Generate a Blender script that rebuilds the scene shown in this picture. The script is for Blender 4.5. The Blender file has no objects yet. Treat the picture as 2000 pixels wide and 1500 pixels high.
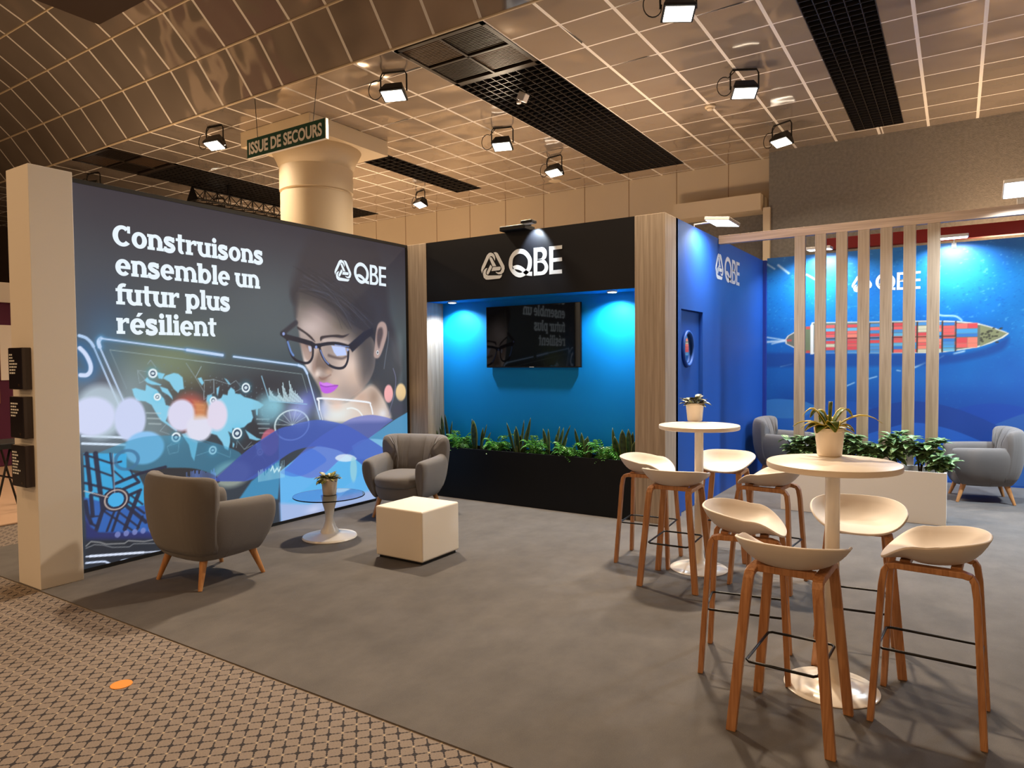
import bpy, math, random
import numpy as np
from mathutils import Vector, Matrix

S = bpy.context.scene
COL = S.collection
PI = math.pi
random.seed(7)

def lin(c):
    c = np.asarray(c, float) / 255.0
    return np.where(c <= 0.04045, c / 12.92, ((c + 0.055) / 1.055) ** 2.4)
def L4(c):
    a = lin(c); return (float(a[0]), float(a[1]), float(a[2]), 1.0)

# ------------------------------------------------------------ camera
FPX = 1343.5
YAW, PITCH, ROLL = 0.574831, 0.034022, 0.0084136
fw = Vector((-math.sin(YAW) * math.cos(PITCH), math.cos(YAW) * math.cos(PITCH), -math.sin(PITCH)))
rt = Vector((math.cos(YAW), math.sin(YAW), 0))
dn = fw.cross(rt)
r2 = rt * math.cos(ROLL) + dn * math.sin(ROLL)
d2 = -rt * math.sin(ROLL) + dn * math.cos(ROLL)
cam_data = bpy.data.cameras.new('camera')
cam = bpy.data.objects.new('camera', cam_data)
COL.objects.link(cam)
cm = Matrix((r2, -d2, -fw)).transposed().to_4x4()
cm.translation = Vector((0, 0, 1.6))
cam.matrix_world = cm
cam_data.sensor_width = 36.0
cam_data.lens = FPX / 2000.0 * 36.0
cam_data.clip_start = 0.05
S.camera = cam

# ------------------------------------------------------------ view, world, lights
S.view_settings.view_transform = 'Standard'
S.view_settings.look = 'None'
S.view_settings.gamma = 1.0
S.view_settings.use_curve_mapping = False
S.view_settings.exposure = 0.0
S.cycles.max_bounces = 8
S.cycles.sample_clamp_indirect = 6.0
S.cycles.caustics_reflective = False
S.cycles.caustics_refractive = False

W = bpy.data.worlds.new('hall_air'); S.world = W
W.use_nodes = True
W.node_tree.nodes['Background'].inputs['Color'].default_value = (1.0, 0.64, 0.36, 1)
W.node_tree.nodes['Background'].inputs['Strength'].default_value = 0.38

WARM = (1.0, 0.60, 0.29)
FLOOD = (1.0, 0.79, 0.56)
COOL = (0.80, 0.92, 1.0)
def lamp(name, kind, loc, power, color, size=0.3, size_y=None, aim=None, spread=None, parent=None, spot=None, blend=0.5):
    d = bpy.data.lights.new(name, kind)
    d.energy = power; d.color = color
    if kind == 'AREA':
        d.shape = 'RECTANGLE' if size_y else 'DISK'
        d.size = size
        if size_y: d.size_y = size_y
        if spread: d.spread = spread
    else:
        d.shadow_soft_size = size
        if kind == 'SPOT':
            d.spot_size = spot; d.spot_blend = blend
    o = bpy.data.objects.new(name, d); COL.objects.link(o)
    o.location = loc
    if aim is not None:
        o.rotation_euler = (Vector(aim) - Vector(loc)).to_track_quat('-Z', 'Y').to_euler()
    if parent: o.parent = parent
    return o
# warm downlights in the flat hall ceiling behind and beside the camera
for (x, y, z, p) in ((-8.5, 0.4, 5.95, 48), (-5.2, -0.8, 5.95, 52), (-1.5, -1.2, 5.95, 42), (2.2, 0.2, 5.95, 32), (-11.5, 1.5, 5.95, 45), (-7.0, -4.5, 5.95, 100), (-2.0, -4.8, 5.95, 100)):
    lamp('hall_downlight', 'AREA', (x, y, z), p, WARM, 0.35, aim=(x, y + 0.001, 0), spread=2.9)
for (x, y, z, p) in ((-9.0, -4.5, 3.2, 90), (1.5, -4.0, 3.2, 110)):
    lamp('hall_fill_light', 'POINT', (x, y, z), p, WARM, 0.2)  # unseen point lamps, kept as warm fill for upright faces
# unseen warm uplights for the far wall's glow, more added to brighten the ceiling
for (x, y, z, p) in ((-4.0, 8.6, 2.4, 80), (-9.0, 9.6, 2.4, 80), (-9.3, 5.2, 2.3, 55), (0.6, 11.2, 2.7, 60), (3.4, 8.0, 3.2, 80), (-12.5, 10.5, 2.4, 60)):
    lamp('uplight', 'AREA', (x, y, z), p, (1.0, 0.67, 0.40), 0.7, aim=(x, y + 0.001, 10), spread=3.0)
for x, p in ((-11.9, 9), (-9.2, 13), (-6.5, 10), (-3.9, 11)):
    lamp('wall_wash_light', 'SPOT', (x, 11.95, 2.5), p, WARM, 0.06, aim=(x, 12.25, 5.0), spot=1.5, blend=0.8)

# ------------------------------------------------------------ materials
def mat(name, color, rough=0.6, metal=0.0, bump=0.0, bscale=50.0, var=0.0, vscale=8.0, spec=None, coat=0.0, sheen=0.0):
    m = bpy.data.materials.new(name); m.use_nodes = True
    nt = m.node_tree; n = nt.nodes; b = n['Principled BSDF']
    c = L4(color)
    b.inputs['Base Color'].default_value = c
    b.inputs['Roughness'].default_value = rough
    b.inputs['Metallic'].default_value = metal
    if spec is not None: b.inputs['Specular IOR Level'].default_value = spec
    if coat: b.inputs['Coat Weight'].default_value = coat; b.inputs['Coat Roughness'].default_value = 0.08
    if sheen: b.inputs['Sheen Weight'].default_value = sheen; b.inputs['Sheen Roughness'].default_value = 0.6
    tc = n.new('ShaderNodeTexCoord')
    nz = n.new('ShaderNodeTexNoise'); nz.inputs['Scale'].default_value = vscale if var else bscale
    nz.inputs['Detail'].default_value = 4
    nt.links.new(tc.outputs['Object'], nz.inputs['Vector'])
    if var:
        mx = n.new('ShaderNodeMix'); mx.data_type = 'RGBA'
        mx.inputs['A'].default_value = tuple(max(0, x * (1 - var)) for x in c[:3]) + (1,)
        mx.inputs['B'].default_value = tuple(min(1, x * (1 + var)) for x in c[:3]) + (1,)
        nt.links.new(nz.outputs['Fac'], mx.inputs['Factor'])
        nt.links.new(mx.outputs['Result'], b.inputs['Base Color'])
    if bump:
        nb = n.new('ShaderNodeTexNoise'); nb.inputs['Scale'].default_value = bscale; nb.inputs['Detail'].default_value = 3
        nt.links.new(tc.outputs['Object'], nb.inputs['Vector'])
        bp = n.new('ShaderNodeBump'); bp.inputs['Strength'].default_value = bump; bp.inputs['Distance'].default_value = 0.01
        nt.links.new(nb.outputs['Fac'], bp.inputs['Height']); nt.links.new(bp.outputs['Normal'], b.inputs['Normal'])
    return m

def emit(name, color, strength):
    m = bpy.data.materials.new(name); m.use_nodes = True
    b = m.node_tree.nodes['Principled BSDF']
    b.inputs['Base Color'].default_value = (0.02, 0.02, 0.02, 1)
    b.inputs['Emission Color'].default_value = L4(color)
    b.inputs['Emission Strength'].default_value = strength
    return m

def math_node(nt, op, a, b=None, c=None):
    nd = nt.nodes.new('ShaderNodeMath'); nd.operation = op
    for i, v in enumerate((a, b, c)):
        if v is None: continue
        if isinstance(v, (int, float)): nd.inputs[i].default_value = v
        else: nt.links.new(v, nd.inputs[i])
    return nd.outputs[0]

def mixc(nt, fac, a, b):
    nd = nt.nodes.new('ShaderNodeMix'); nd.data_type = 'RGBA'
    if isinstance(fac, (int, float)): nd.inputs['Factor'].default_value = fac
    else: nt.links.new(fac, nd.inputs['Factor'])
    for k, v in (('A', a), ('B', b)):
        if isinstance(v, tuple): nd.inputs[k].default_value = v
        else: nt.links.new(v, nd.inputs[k])
    return nd.outputs['Result']

def wood(name, light, dark, axis='Z', scale=1.0, rough=0.55):
    m = bpy.data.materials.new(name); m.use_nodes = True
    nt = m.node_tree; n = nt.nodes; b = n['Principled BSDF']
    tc = n.new('ShaderNodeTexCoord'); mp = n.new('ShaderNodeMapping')
    s = {'X': (0.7, 22, 22), 'Y': (22, 0.7, 22), 'Z': (22, 22, 0.7)}[axis]
    mp.inputs['Scale'].default_value = tuple(x * scale for x in s)
    nt.links.new(tc.outputs['Object'], mp.inputs['Vector'])
    nz = n.new('ShaderNodeTexNoise'); nz.inputs['Scale'].default_value = 2.2; nz.inputs['Detail'].default_value = 6; nz.inputs['Distortion'].default_value = 0.6
    nt.links.new(mp.outputs['Vector'], nz.inputs['Vector'])
    rp = n.new('ShaderNodeValToRGB')
    rp.color_ramp.elements[0].position = 0.32; rp.color_ramp.elements[0].color = L4(dark)
    rp.color_ramp.elements[1].position = 0.66; rp.color_ramp.elements[1].color = L4(light)
    nt.links.new(nz.outputs['Fac'], rp.inputs['Fac'])
    nt.links.new(rp.outputs['Color'], b.inputs['Base Color'])
    b.inputs['Roughness'].default_value = rough
    return m

M = {}
M['white'] = mat('white_panel', (232, 228, 222), 0.7, bump=0.03, bscale=120)
M['leather'] = mat('white_leather', (236, 228, 214), 0.5, bump=0.05, bscale=160)
M['gloss_white'] = mat('gloss_white', (236, 230, 220), 0.22)
M['table_white'] = mat('table_white', (232, 218, 200), 0.38)
M['shell'] = mat('stool_shell', (222, 212, 202), 0.55)
M['pot'] = mat('pot_white', (236, 224, 208), 0.4)
M['black'] = mat('matt_black', (16, 16, 18), 0.55)
M['black_metal'] = mat('black_metal', (14, 14, 15), 0.4, metal=0.3)
M['navy'] = mat('black_laminate', (17, 18, 23), 0.45, spec=0.25)
M['planter_black'] = mat('planter_black', (6, 7, 11), 0.5, spec=0.25)
M['niche_blue'] = mat('niche_blue', (0, 138, 220), 0.65, spec=0.2)
M['deep_blue'] = mat('deep_blue', (20, 78, 166), 0.55)
M['deep_blue_dark'] = mat('deep_blue_edge', (20, 50, 140), 0.5)
M['fabric'] = mat('grey_fabric', (98, 94, 93), 0.95, bump=0.35, bscale=420, var=0.12, vscale=260, sheen=0.25)
M['wall_white'] = mat('hall_wall_white', (214, 196, 168), 0.75, bump=0.03, bscale=40, var=0.04, vscale=1.5)
M['felt'] = mat('grey_felt', (124, 120, 114), 0.95, bump=0.6, bscale=60, var=0.38, vscale=22)
M['column'] = mat('column_paint', (222, 204, 172), 0.55)
M['red'] = mat('red_paint', (150, 18, 20), 0.4)
M['oak'] = wood('pale_oak', (182, 164, 144), (152, 135, 116), 'Z')
M['oak_x'] = wood('pale_oak_beam', (196, 172, 152), (166, 144, 126), 'X')
M['leg_wood'] = wood('stool_wood', (192, 140, 96), (156, 104, 64), 'Z', 1.6, 0.45)
M['chair_leg'] = wood('chair_leg_wood', (196, 142, 90), (168, 114, 66), 'Z', 1.0, 0.45)
M['soil'] = mat('soil', (44, 34, 28), 0.95, bump=0.8, bscale=80)
M['lens'] = emit('flood_lens', (255, 244, 224), 9.0)
M['lens_cool'] = emit('lamp_lens', (240, 248, 255), 9.0)
M['lamp_white'] = mat('lamp_white', (214, 208, 200), 0.45)
M['plastic'] = mat('cream_plastic', (224, 206, 176), 0.5)
M['print_white'] = mat('vinyl_white', (236, 240, 242), 0.5)
M['sign_green'] = mat('sign_green', (2, 72, 58), 0.5)
M['sign_white'] = mat('sign_white', (252, 248, 242), 0.55)
M['orange'] = mat('orange_paper', (236, 150, 62), 0.7)
M['purple'] = mat('purple_panel', (86, 24, 62), 0.7)
M['beige_floor'] = mat('beige_floor', (190, 158, 132), 0.7, var=0.06, vscale=3)
M['dark_hall'] = mat('dark_hall', (52, 36, 26), 0.8)
M['hall_paint'] = mat('hall_paint', (176, 142, 106), 0.8)
M['leaflet'] = mat('leaflet_black', (26, 22, 30), 0.3)
M['acrylic'] = mat('acrylic_dark', (58, 46, 40), 0.15)

def leaf_mat(name, a, b, rough=0.4):
    m = bpy.data.materials.new(name); m.use_nodes = True
    nt = m.node_tree; n = nt.nodes; p = n['Principled BSDF']
    tc = n.new('ShaderNodeTexCoord'); nz = n.new('ShaderNodeTexNoise'); nz.inputs['Scale'].default_value = 28; nz.inputs['Detail'].default_value = 3
    nt.links.new(tc.outputs['Object'], nz.inputs['Vector'])
    rp = n.new('ShaderNodeValToRGB')
    rp.color_ramp.elements[0].position = 0.38; rp.color_ramp.elements[0].color = L4(a)
    rp.color_ramp.elements[1].position = 0.62; rp.color_ramp.elements[1].color = L4(b)
    nt.links.new(nz.outputs['Fac'], rp.inputs['Fac']); nt.links.new(rp.outputs['Color'], p.inputs['Base Color'])
    p.inputs['Roughness'].default_value = rough
    return m
M['fern'] = leaf_mat('fern_green', (40, 100, 34), (92, 160, 62))
M['snake_edge'] = mat('snake_edge', (88, 104, 44), 0.45)
M['snake'] = leaf_mat('snake_green', (20, 42, 20), (50, 80, 40))
M['bush'] = leaf_mat('bush_green', (50, 92, 44), (140, 172, 120))
M['bush_stem'] = mat('bush_stem', (62, 56, 36), 0.7)
M['dragon'] = leaf_mat('dragon_green', (44, 78, 26), (100, 124, 46))
M['dragon_yellow'] = mat('dragon_yellow', (206, 186, 76), 0.5)
M['peper'] = leaf_mat('mottled_green', (54, 64, 30), (150, 146, 78))
M['begonia'] = leaf_mat('begonia_leaf', (58, 34, 30), (150, 160, 120))

def uv_tiles(name, base, line, rough):
    """lacquered square metal ceiling tiles in a light grid, from UVs in metres"""
    m = bpy.data.materials.new(name); m.use_nodes = True
    nt = m.node_tree; n = nt.nodes; p = n['Principled BSDF']
    uv = n.new('ShaderNodeUVMap'); uv.uv_map = 'UVMap'
    sp = n.new('ShaderNodeSeparateXYZ'); nt.links.new(uv.outputs['UV'], sp.inputs[0])
    def edge(o, w):
        a = math_node(nt, 'DIVIDE', o, 0.6); a = math_node(nt, 'FRACT', a)
        a = math_node(nt, 'SUBTRACT', a, 0.5); a = math_node(nt, 'ABSOLUTE', a)
        return math_node(nt, 'GREATER_THAN', a, 0.5 - w)
    e = math_node(nt, 'MAXIMUM', edge(sp.outputs['X'], 0.030), edge(sp.outputs['Y'], 0.018))
    # every tile is bowed a little differently
    cx = math_node(nt, 'FLOOR', math_node(nt, 'DIVIDE', sp.outputs['X'], 0.6))
    cy = math_node(nt, 'FLOOR', math_node(nt, 'DIVIDE', sp.outputs['Y'], 0.6))
    cell = n.new('ShaderNodeCombineXYZ'); nt.links.new(cx, cell.inputs[0]); nt.links.new(cy, cell.inputs[1])
    wn = n.new('ShaderNodeTexWhiteNoise'); wn.noise_dimensions = '3D'; nt.links.new(cell.outputs[0], wn.inputs['Vector'])
    off = n.new('ShaderNodeVectorMath'); off.operation = 'SCALE'; nt.links.new(wn.outputs['Color'], off.inputs[0]); off.inputs['Scale'].default_value = 40.0
    add = n.new('ShaderNodeVectorMath'); add.operation = 'ADD'; nt.links.new(uv.outputs['UV'], add.inputs[0]); nt.links.new(off.outputs[0], add.inputs[1])
    nz = n.new('ShaderNodeTexNoise'); nz.inputs['Scale'].default_value = 1.6; nz.inputs['Detail'].default_value = 1.0
    nt.links.new(add.outputs[0], nz.inputs['Vector'])
    bp = n.new('ShaderNodeBump'); bp.inputs['Strength'].default_value = 0.6; bp.inputs['Distance'].default_value = 0.10
    nt.links.new(nz.outputs['Fac'], bp.inputs['Height']); nt.links.new(bp.outputs['Normal'], p.inputs['Normal'])
    tone = mixc(nt, wn.outputs['Value'], tuple(x * 0.86 for x in L4(base)[:3]) + (1,), L4(base))
    c = mixc(nt, e, tone, L4(line))
    nt.links.new(c, p.inputs['Base Color'])
    p.inputs['Roughness'].default_value = rough
    rg = math_node(nt, 'MULTIPLY_ADD', e, 0.4, rough)
    nt.links.new(rg, p.inputs['Roughness'])
    nt.links.new(math_node(nt, 'MULTIPLY_ADD', e, -0.6, 0.6), p.inputs['Metallic'])
    return m
M['tiles'] = uv_tiles('ceiling_tiles', (198, 184, 170), (246, 242, 234), 0.10)

def lattice_carpet():
    m = bpy.data.materials.new('lattice_carpet'); m.use_nodes = True
    nt = m.node_tree; n = nt.nodes; p = n['Principled BSDF']
    tc = n.new('ShaderNodeTexCoord'); sp = n.new('ShaderNodeSeparateXYZ'); nt.links.new(tc.outputs['Object'], sp.inputs[0])
    P = 0.0587
    x = math_node(nt, 'ADD', sp.outputs['X'], 2.3431); y = math_node(nt, 'SUBTRACT', sp.outputs['Y'], 1.9268)
    k = 1 / (math.sqrt(2) * P)
    u = math_node(nt, 'MULTIPLY', math_node(nt, 'ADD', x, y), k)
    v = math_node(nt, 'MULTIPLY', math_node(nt, 'SUBTRACT', x, y), k)
    fu = math_node(nt, 'FRACT', math_node(nt, 'ADD', u, 0.5)); fv = math_node(nt, 'FRACT', math_node(nt, 'ADD', v, 0.5))
    du = math_node(nt, 'ABSOLUTE', math_node(nt, 'SUBTRACT', fu, 0.5)); dv = math_node(nt, 'ABSOLUTE', math_node(nt, 'SUBTRACT', fv, 0.5))
    iu = math_node(nt, 'FLOOR', math_node(nt, 'ADD', u, 0.5)); iv = math_node(nt, 'FLOOR', math_node(nt, 'ADD', v, 0.5))
    par = math_node(nt, 'FLOORED_MODULO', math_node(nt, 'ADD', iu, iv), 2.0)   # 0 star, 1 light knot
    # line half width: beads along the threads
    def thread(along, across):
        bead = math_node(nt, 'ABSOLUTE', math_node(nt, 'SUBTRACT', along, 0.36))
        w = math_node(nt, 'MAXIMUM', math_node(nt, 'SUBTRACT', 0.078, math_node(nt, 'MULTIPLY', bead, 0.32)), 0.038)
        return math_node(nt, 'LESS_THAN', across, w)
    dark = math_node(nt, 'MAXIMUM', thread(du, dv), thread(dv, du))
    s = math_node(nt, 'ADD', math_node(nt, 'POWER', du, 0.6), math_node(nt, 'POWER', dv, 0.6))
    star = math_node(nt, 'LESS_THAN', s, 0.60)
    near = math_node(nt, 'LESS_THAN', math_node(nt, 'MAXIMUM', du, dv), 0.14)
    knot = math_node(nt, 'LESS_THAN', math_node(nt, 'ADD', du, dv), 0.11)
    isk = math_node(nt, 'MULTIPLY', par, near)
    dk = math_node(nt, 'MULTIPLY', dark, math_node(nt, 'SUBTRACT', 1.0, isk))
    dk = math_node(nt, 'MAXIMUM', dk, math_node(nt, 'MULTIPLY', star, math_node(nt, 'SUBTRACT', 1.0, par)))
    lt = math_node(nt, 'MULTIPLY', math_node(nt, 'MULTIPLY', par, knot), math_node(nt, 'SUBTRACT', 1.0, 0.0))
    nz = n.new('ShaderNodeTexNoise'); nz.inputs['Scale'].default_value = 160; nt.links.new(tc.outputs['Object'], nz.inputs['Vector'])
    base = mixc(nt, nz.outputs['Fac'], L4((112, 102, 95)), L4((148, 136, 127)))
    c = mixc(nt, dk, base, L4((44, 40, 44)))
    c = mixc(nt, lt, c, L4((176, 160, 136)))
    nt.links.new(c, p.inputs['Base Color']); p.inputs['Roughness'].default_value = 0.95
    bp = n.new('ShaderNodeBump'); bp.inputs['Strength'].default_value = 0.3; bp.inputs['Distance'].default_value = 0.003
    nt.links.new(nz.outputs['Fac'], bp.inputs['Height']); nt.links.new(bp.outputs['Normal'], p.inputs['Normal'])
    return m
M['lattice'] = lattice_carpet()

def grey_carpet():
    m = bpy.data.materials.new('grey_carpet'); m.use_nodes = True
    nt = m.node_tree; n = nt.nodes; p = n['Principled BSDF']
    tc = n.new('ShaderNodeTexCoord'); mp = n.new('ShaderNodeMapping'); mp.inputs['Scale'].default_value = (3.4, 2.4, 1)
    nt.links.new(tc.outputs['Object'], mp.inputs['Vector'])
    a = n.new('ShaderNodeTexNoise'); a.inputs['Scale'].default_value = 1.4; a.inputs['Detail'].default_value = 7; a.inputs['Roughness'].default_value = 0.62
    nt.links.new(mp.outputs['Vector'], a.inputs['Vector'])
    b = n.new('ShaderNodeTexNoise'); b.inputs['Scale'].default_value = 220; b.inputs['Detail'].default_value = 2
    nt.links.new(tc.outputs['Object'], b.inputs['Vector'])
    f = math_node(nt, 'MULTIPLY_ADD', b.outputs['Fac'], 0.35, math_node(nt, 'MULTIPLY', a.outputs['Fac'], 0.65))
    rp = n.new('ShaderNodeValToRGB')
    rp.color_ramp.elements[0].position = 0.36; rp.color_ramp.elements[0].color = L4((84, 81, 80))
    rp.color_ramp.elements[1].position = 0.66; rp.color_ramp.elements[1].color = L4((102, 98, 96))
    nt.links.new(f, rp.inputs['Fac']); nt.links.new(rp.outputs['Color'], p.inputs['Base Color'])
    p.inputs['Roughness'].default_value = 0.95
    bp = n.new('ShaderNodeBump'); bp.inputs['Strength'].default_value = 0.35; bp.inputs['Distance'].default_value = 0.004
    nt.links.new(b.outputs['Fac'], bp.inputs['Height']); nt.links.new(bp.outputs['Normal'], p.inputs['Normal'])
    return m
M['grey_carpet'] = grey_carpet()

def print_mat(name, strength):
    """a printed sheet; its inks are stored per vertex. strength > 0: backlit"""
    m = bpy.data.materials.new(name); m.use_nodes = True
    nt = m.node_tree; p = nt.nodes['Principled BSDF']
    at = nt.nodes.new('ShaderNodeVertexColor'); at.layer_name = 'ink'
    if strength:
        p.inputs['Base Color'].default_value = (0.03, 0.03, 0.03, 1)
        nt.links.new(at.outputs['Color'], p.inputs['Emission Color']); p.inputs['Emission Strength'].default_value = strength
        p.inputs['Roughness'].default_value = 0.7
    else:
        nt.links.new(at.outputs['Color'], p.inputs['Base Color']); p.inputs['Roughness'].default_value = 0.42
    return m
M['backlit'] = print_mat('backlit_print', 1.0)
M['mural'] = print_mat('mural_print', 0)
M['backlit_white'] = emit('backlit_white', (226, 238, 246), 1.05)

# ------------------------------------------------------------ mesh helpers
class MB:
    def __init__(s): s.v = []; s.f = []; s.uv = {}
    def add(s, vs, fs):
        o = len(s.v); s.v += [tuple(p) for p in vs]; s.f += [tuple(i + o for i in f) for f in fs]; return s
    def box(s, x0, x1, y0, y1, z0, z1, mtx=None):
        vs = [(x, y, z) for z in (z0, z1) for y in (y0, y1) for x in (x0, x1)]
        if mtx is not None: vs = [tuple(mtx @ Vector(p)) for p in vs]
        return s.add(vs, [(0, 2, 3, 1), (4, 5, 7, 6), (0, 1, 5, 4), (2, 6, 7, 3), (0, 4, 6, 2), (1, 3, 7, 5)])
    def loft(s, rings, cap=True, closed=False):
        n = len(rings[0]); vs = [p for r in rings for p in r]; fs = []
        m = len(rings)
        for i in range(m if closed else m - 1):
            a, b = i * n, ((i + 1) % m) * n
            for j in range(n): fs.append((a + j, a + (j + 1) % n, b + (j + 1) % n, b + j))
        if cap and not closed:
            fs.append(tuple(range(n - 1, -1, -1))); fs.append(tuple(range((m - 1) * n, m * n)))
        return s.add(vs, fs)
    def lathe(s, prof, n=32, c=(0, 0, 0), cap=True):
        rings = [[(c[0] + r * math.cos(2 * PI * k / n), c[1] + r * math.sin(2 * PI * k / n), c[2] + z) for k in range(n)] for r, z in prof]
        return s.loft(rings, cap)
    def tube(s, pts, r, n=8, closed=False):
        pts = [Vector(p) for p in pts]; m = len(pts); rings = []
        up = None
        for i in range(m):
            a = pts[(i - 1) % m] if (closed or i > 0) else pts[i]
            b = pts[(i + 1) % m] if (closed or i < m - 1) else pts[i]
            t = (b - a).normalized()
            if up is None:
                up = t.orthogonal().normalized()
            up = (up - t * up.dot(t)).normalized()
            w = t.cross(up)
            rr = r[i] if isinstance(r, (list, tuple)) else r
            rings.append([tuple(pts[i] + (up * math.cos(2 * PI * k / n) + w * math.sin(2 * PI * k / n)) * rr) for k in range(n)])
        return s.loft(rings, True, closed)
    def flat(s, pts, o, ux, uy, off=0.0):
        """flat polygon given in plane coordinates"""
        o = Vector(o); ux = Vector(ux); uy = Vector(uy); nn = ux.cross(uy)
        return s.add([tuple(o + ux * a + uy * b + nn * off) for a, b in pts], [tuple(range(len(pts)))])
    def build(s, name, m, parent=None, smooth=False, bevel=0, sub=0, solid=0, seg=2):
        me = bpy.data.meshes.new(name); me.from_pydata(s.v, [], s.f); me.update()
        for x in (m if isinstance(m, (list, tuple)) else [m]): me.materials.append(x)
        if smooth:
            me.polygons.foreach_set('use_smooth', [True] * len(me.polygons))
        o = bpy.data.objects.new(name, me); COL.objects.link(o)
        if parent: o.parent = parent
        if solid:
            md = o.modifiers.new('s', 'SOLIDIFY'); md.thickness = solid; md.offset = 0
        if bevel:
            md = o.modifiers.new('b', 'BEVEL'); md.width = bevel; md.segments = seg; md.limit_method = 'ANGLE'
        if sub:
            md = o.modifiers.new('u', 'SUBSURF'); md.levels = sub; md.render_levels = sub
        return o

def box_obj(name, x0, x1, y0, y1, z0, z1, m, parent=None, bevel=0):
    return MB().box(x0, x1, y0, y1, z0, z1).build(name, m, parent, bevel=bevel)
def tag(o, label, cat, group=None):
    o['label'] = label; o['category'] = cat
    if group: o['group'] = group
    return o
def thing(name, label, cat, loc=(0, 0, 0), rz=0.0, group=None):
    o = bpy.data.objects.new(name, None); COL.objects.link(o); o.empty_display_size = 0.1
    o.location = loc; o.rotation_euler = (0, 0, rz)
    return tag(o, label, cat, group)
def struct(o, label=None):
    o['kind'] = 'structure'
    if label: o['label'] = label
    return o
def dup(root, loc, rz, label, group=None):
    r = root.copy(); COL.objects.link(r); r.location = loc; r.rotation_euler = (0, 0, rz); r['label'] = label
    if group: r['group'] = group
    for ch in list(root.children):
        c = ch.copy(); COL.objects.link(c); c.parent = r
        for g in list(ch.children):
            d = g.copy(); COL.objects.link(d); d.parent = c
    return r
def local_bbox_shift(o, loc):
    pass
# ------------------------------------------------------------ setting: the hall
HC = 5.01
XL, XR, YB, YF = -20.0, 9.0, 12.34, -12.0
struct(box_obj('floor', XL, XR, YF, YB, -0.2, -0.006, M['lattice']), 'hall floor of tan carpet woven with a dark diamond lattice')
wb = struct(box_obj('wall_back', XL, -2.66, YB, YB + 0.2, 0, HC, M['wall_white']), 'cream panelled far wall of the hall')
j = MB()
for x in np.arange(-19.4, -2.7, 0.94): j.box(x - 0.006, x + 0.006, YB - 0.004, YB, 0, HC)
j.build('panel_joint', mat('joint_line', (150, 120, 88), 0.8), wb)
struct(box_obj('wall_felt', -2.66, XR, 12.0, 12.2, 0, HC, M['felt']), 'grey felt covered wall above the ship mural')
struct(box_obj('wall_left', XL - 0.2, XL, YF, YB, 0, 6.6, M['dark_hall']))
struct(box_obj('trim_1', -4.25, -2.76, 11.85, YB, 4.06, 4.33, M['wall_white']), 'boxed cream ledge on the far wall beside the grey felt')
struct(box_obj('wall_recess', -4.25, -2.76, YB - 0.06, YB - 0.001, 2.6, 4.06, M['felt']))
struct(box_obj('trim_2', -2.74, -2.63, 11.93, 12.0, 0, 4.1, M['wall_white']), 'narrow cream post at the edge of the grey felt')

# flat tiled ceiling, with openings for the black grilles
HOLES = [(-5.24, -4.04, 5.75, 11.8), (-1.33, -0.70, 5.75, 11.6), (-8.54, -7.94, 8.46, 11.2), (-12.44, -11.24, 5.75, 11.75)]
xs = sorted({XL, XR, -1.0} | {h[0] for h in HOLES} | {h[1] for h in HOLES})
ys = sorted({5.72, 5.75, YB} | {h[2] for h in HOLES} | {h[3] for h in HOLES})
PROF = [(5.72, HC), (5.345, 5.495), (4.90, 5.905), (4.39, 6.22), (3.85, 6.45), (3.28, 6.60)]
cv, cf, cuv = [], [], []
def cquad(pts, uvs):
    o = len(cv); cv.extend(pts); cf.append((o, o + 1, o + 2, o + 3)); cuv.extend(uvs)
for i in range(len(xs) - 1):
    for k in range(len(ys) - 1):
        x0, x1, y0, y1 = xs[i], xs[i + 1], ys[k], ys[k + 1]
        if any(h[0] <= x0 and x1 <= h[1] and h[2] <= y0 and y1 <= h[3] for h in HOLES): continue
        du = 2.24 if x1 <= -1.0 else 0.40
        cquad([(x0, y0, HC), (x0, y1, HC), (x1, y1, HC), (x1, y0, HC)], [(x + du, y - 8.655 + 60) for x, y in ((x0, y0), (x0, y1), (x1, y1), (x1, y0))])
for k in range(len(PROF) - 1):
    (y0, z0), (y1, z1) = PROF[k], PROF[k + 1]
    cquad([(XL, y1, z1), (XL, y0, z0), (XR, y0, z0), (XR, y1, z1)], [(XL + 2.24, 30 + .6 * (k + 1)), (XL + 2.24, 30 + .6 * k), (XR + 2.24, 30 + .6 * k), (XR + 2.24, 30 + .6 * (k + 1))])
cquad([(XL, YF, 6.6), (XL, 3.28, 6.6), (XR, 3.28, 6.6), (XR, YF, 6.6)], [(XL, YF), (XL, 3.28), (XR, 3.28), (XR, YF)])
me = bpy.data.meshes.new('ceiling'); me.from_pydata(cv, [], cf); me.update()
ul = me.uv_layers.new(name='UVMap')
for p in me.polygons:
    for li in p.loop_indices: ul.data[li].uv = cuv[me.loops[li].vertex_index]
me.materials.append(M['tiles'])
ceil = bpy.data.objects.new('ceiling', me); COL.objects.link(ceil)
struct(ceil, 'beige lacquered tile ceiling with a cove curving up towards the hall')
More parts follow.
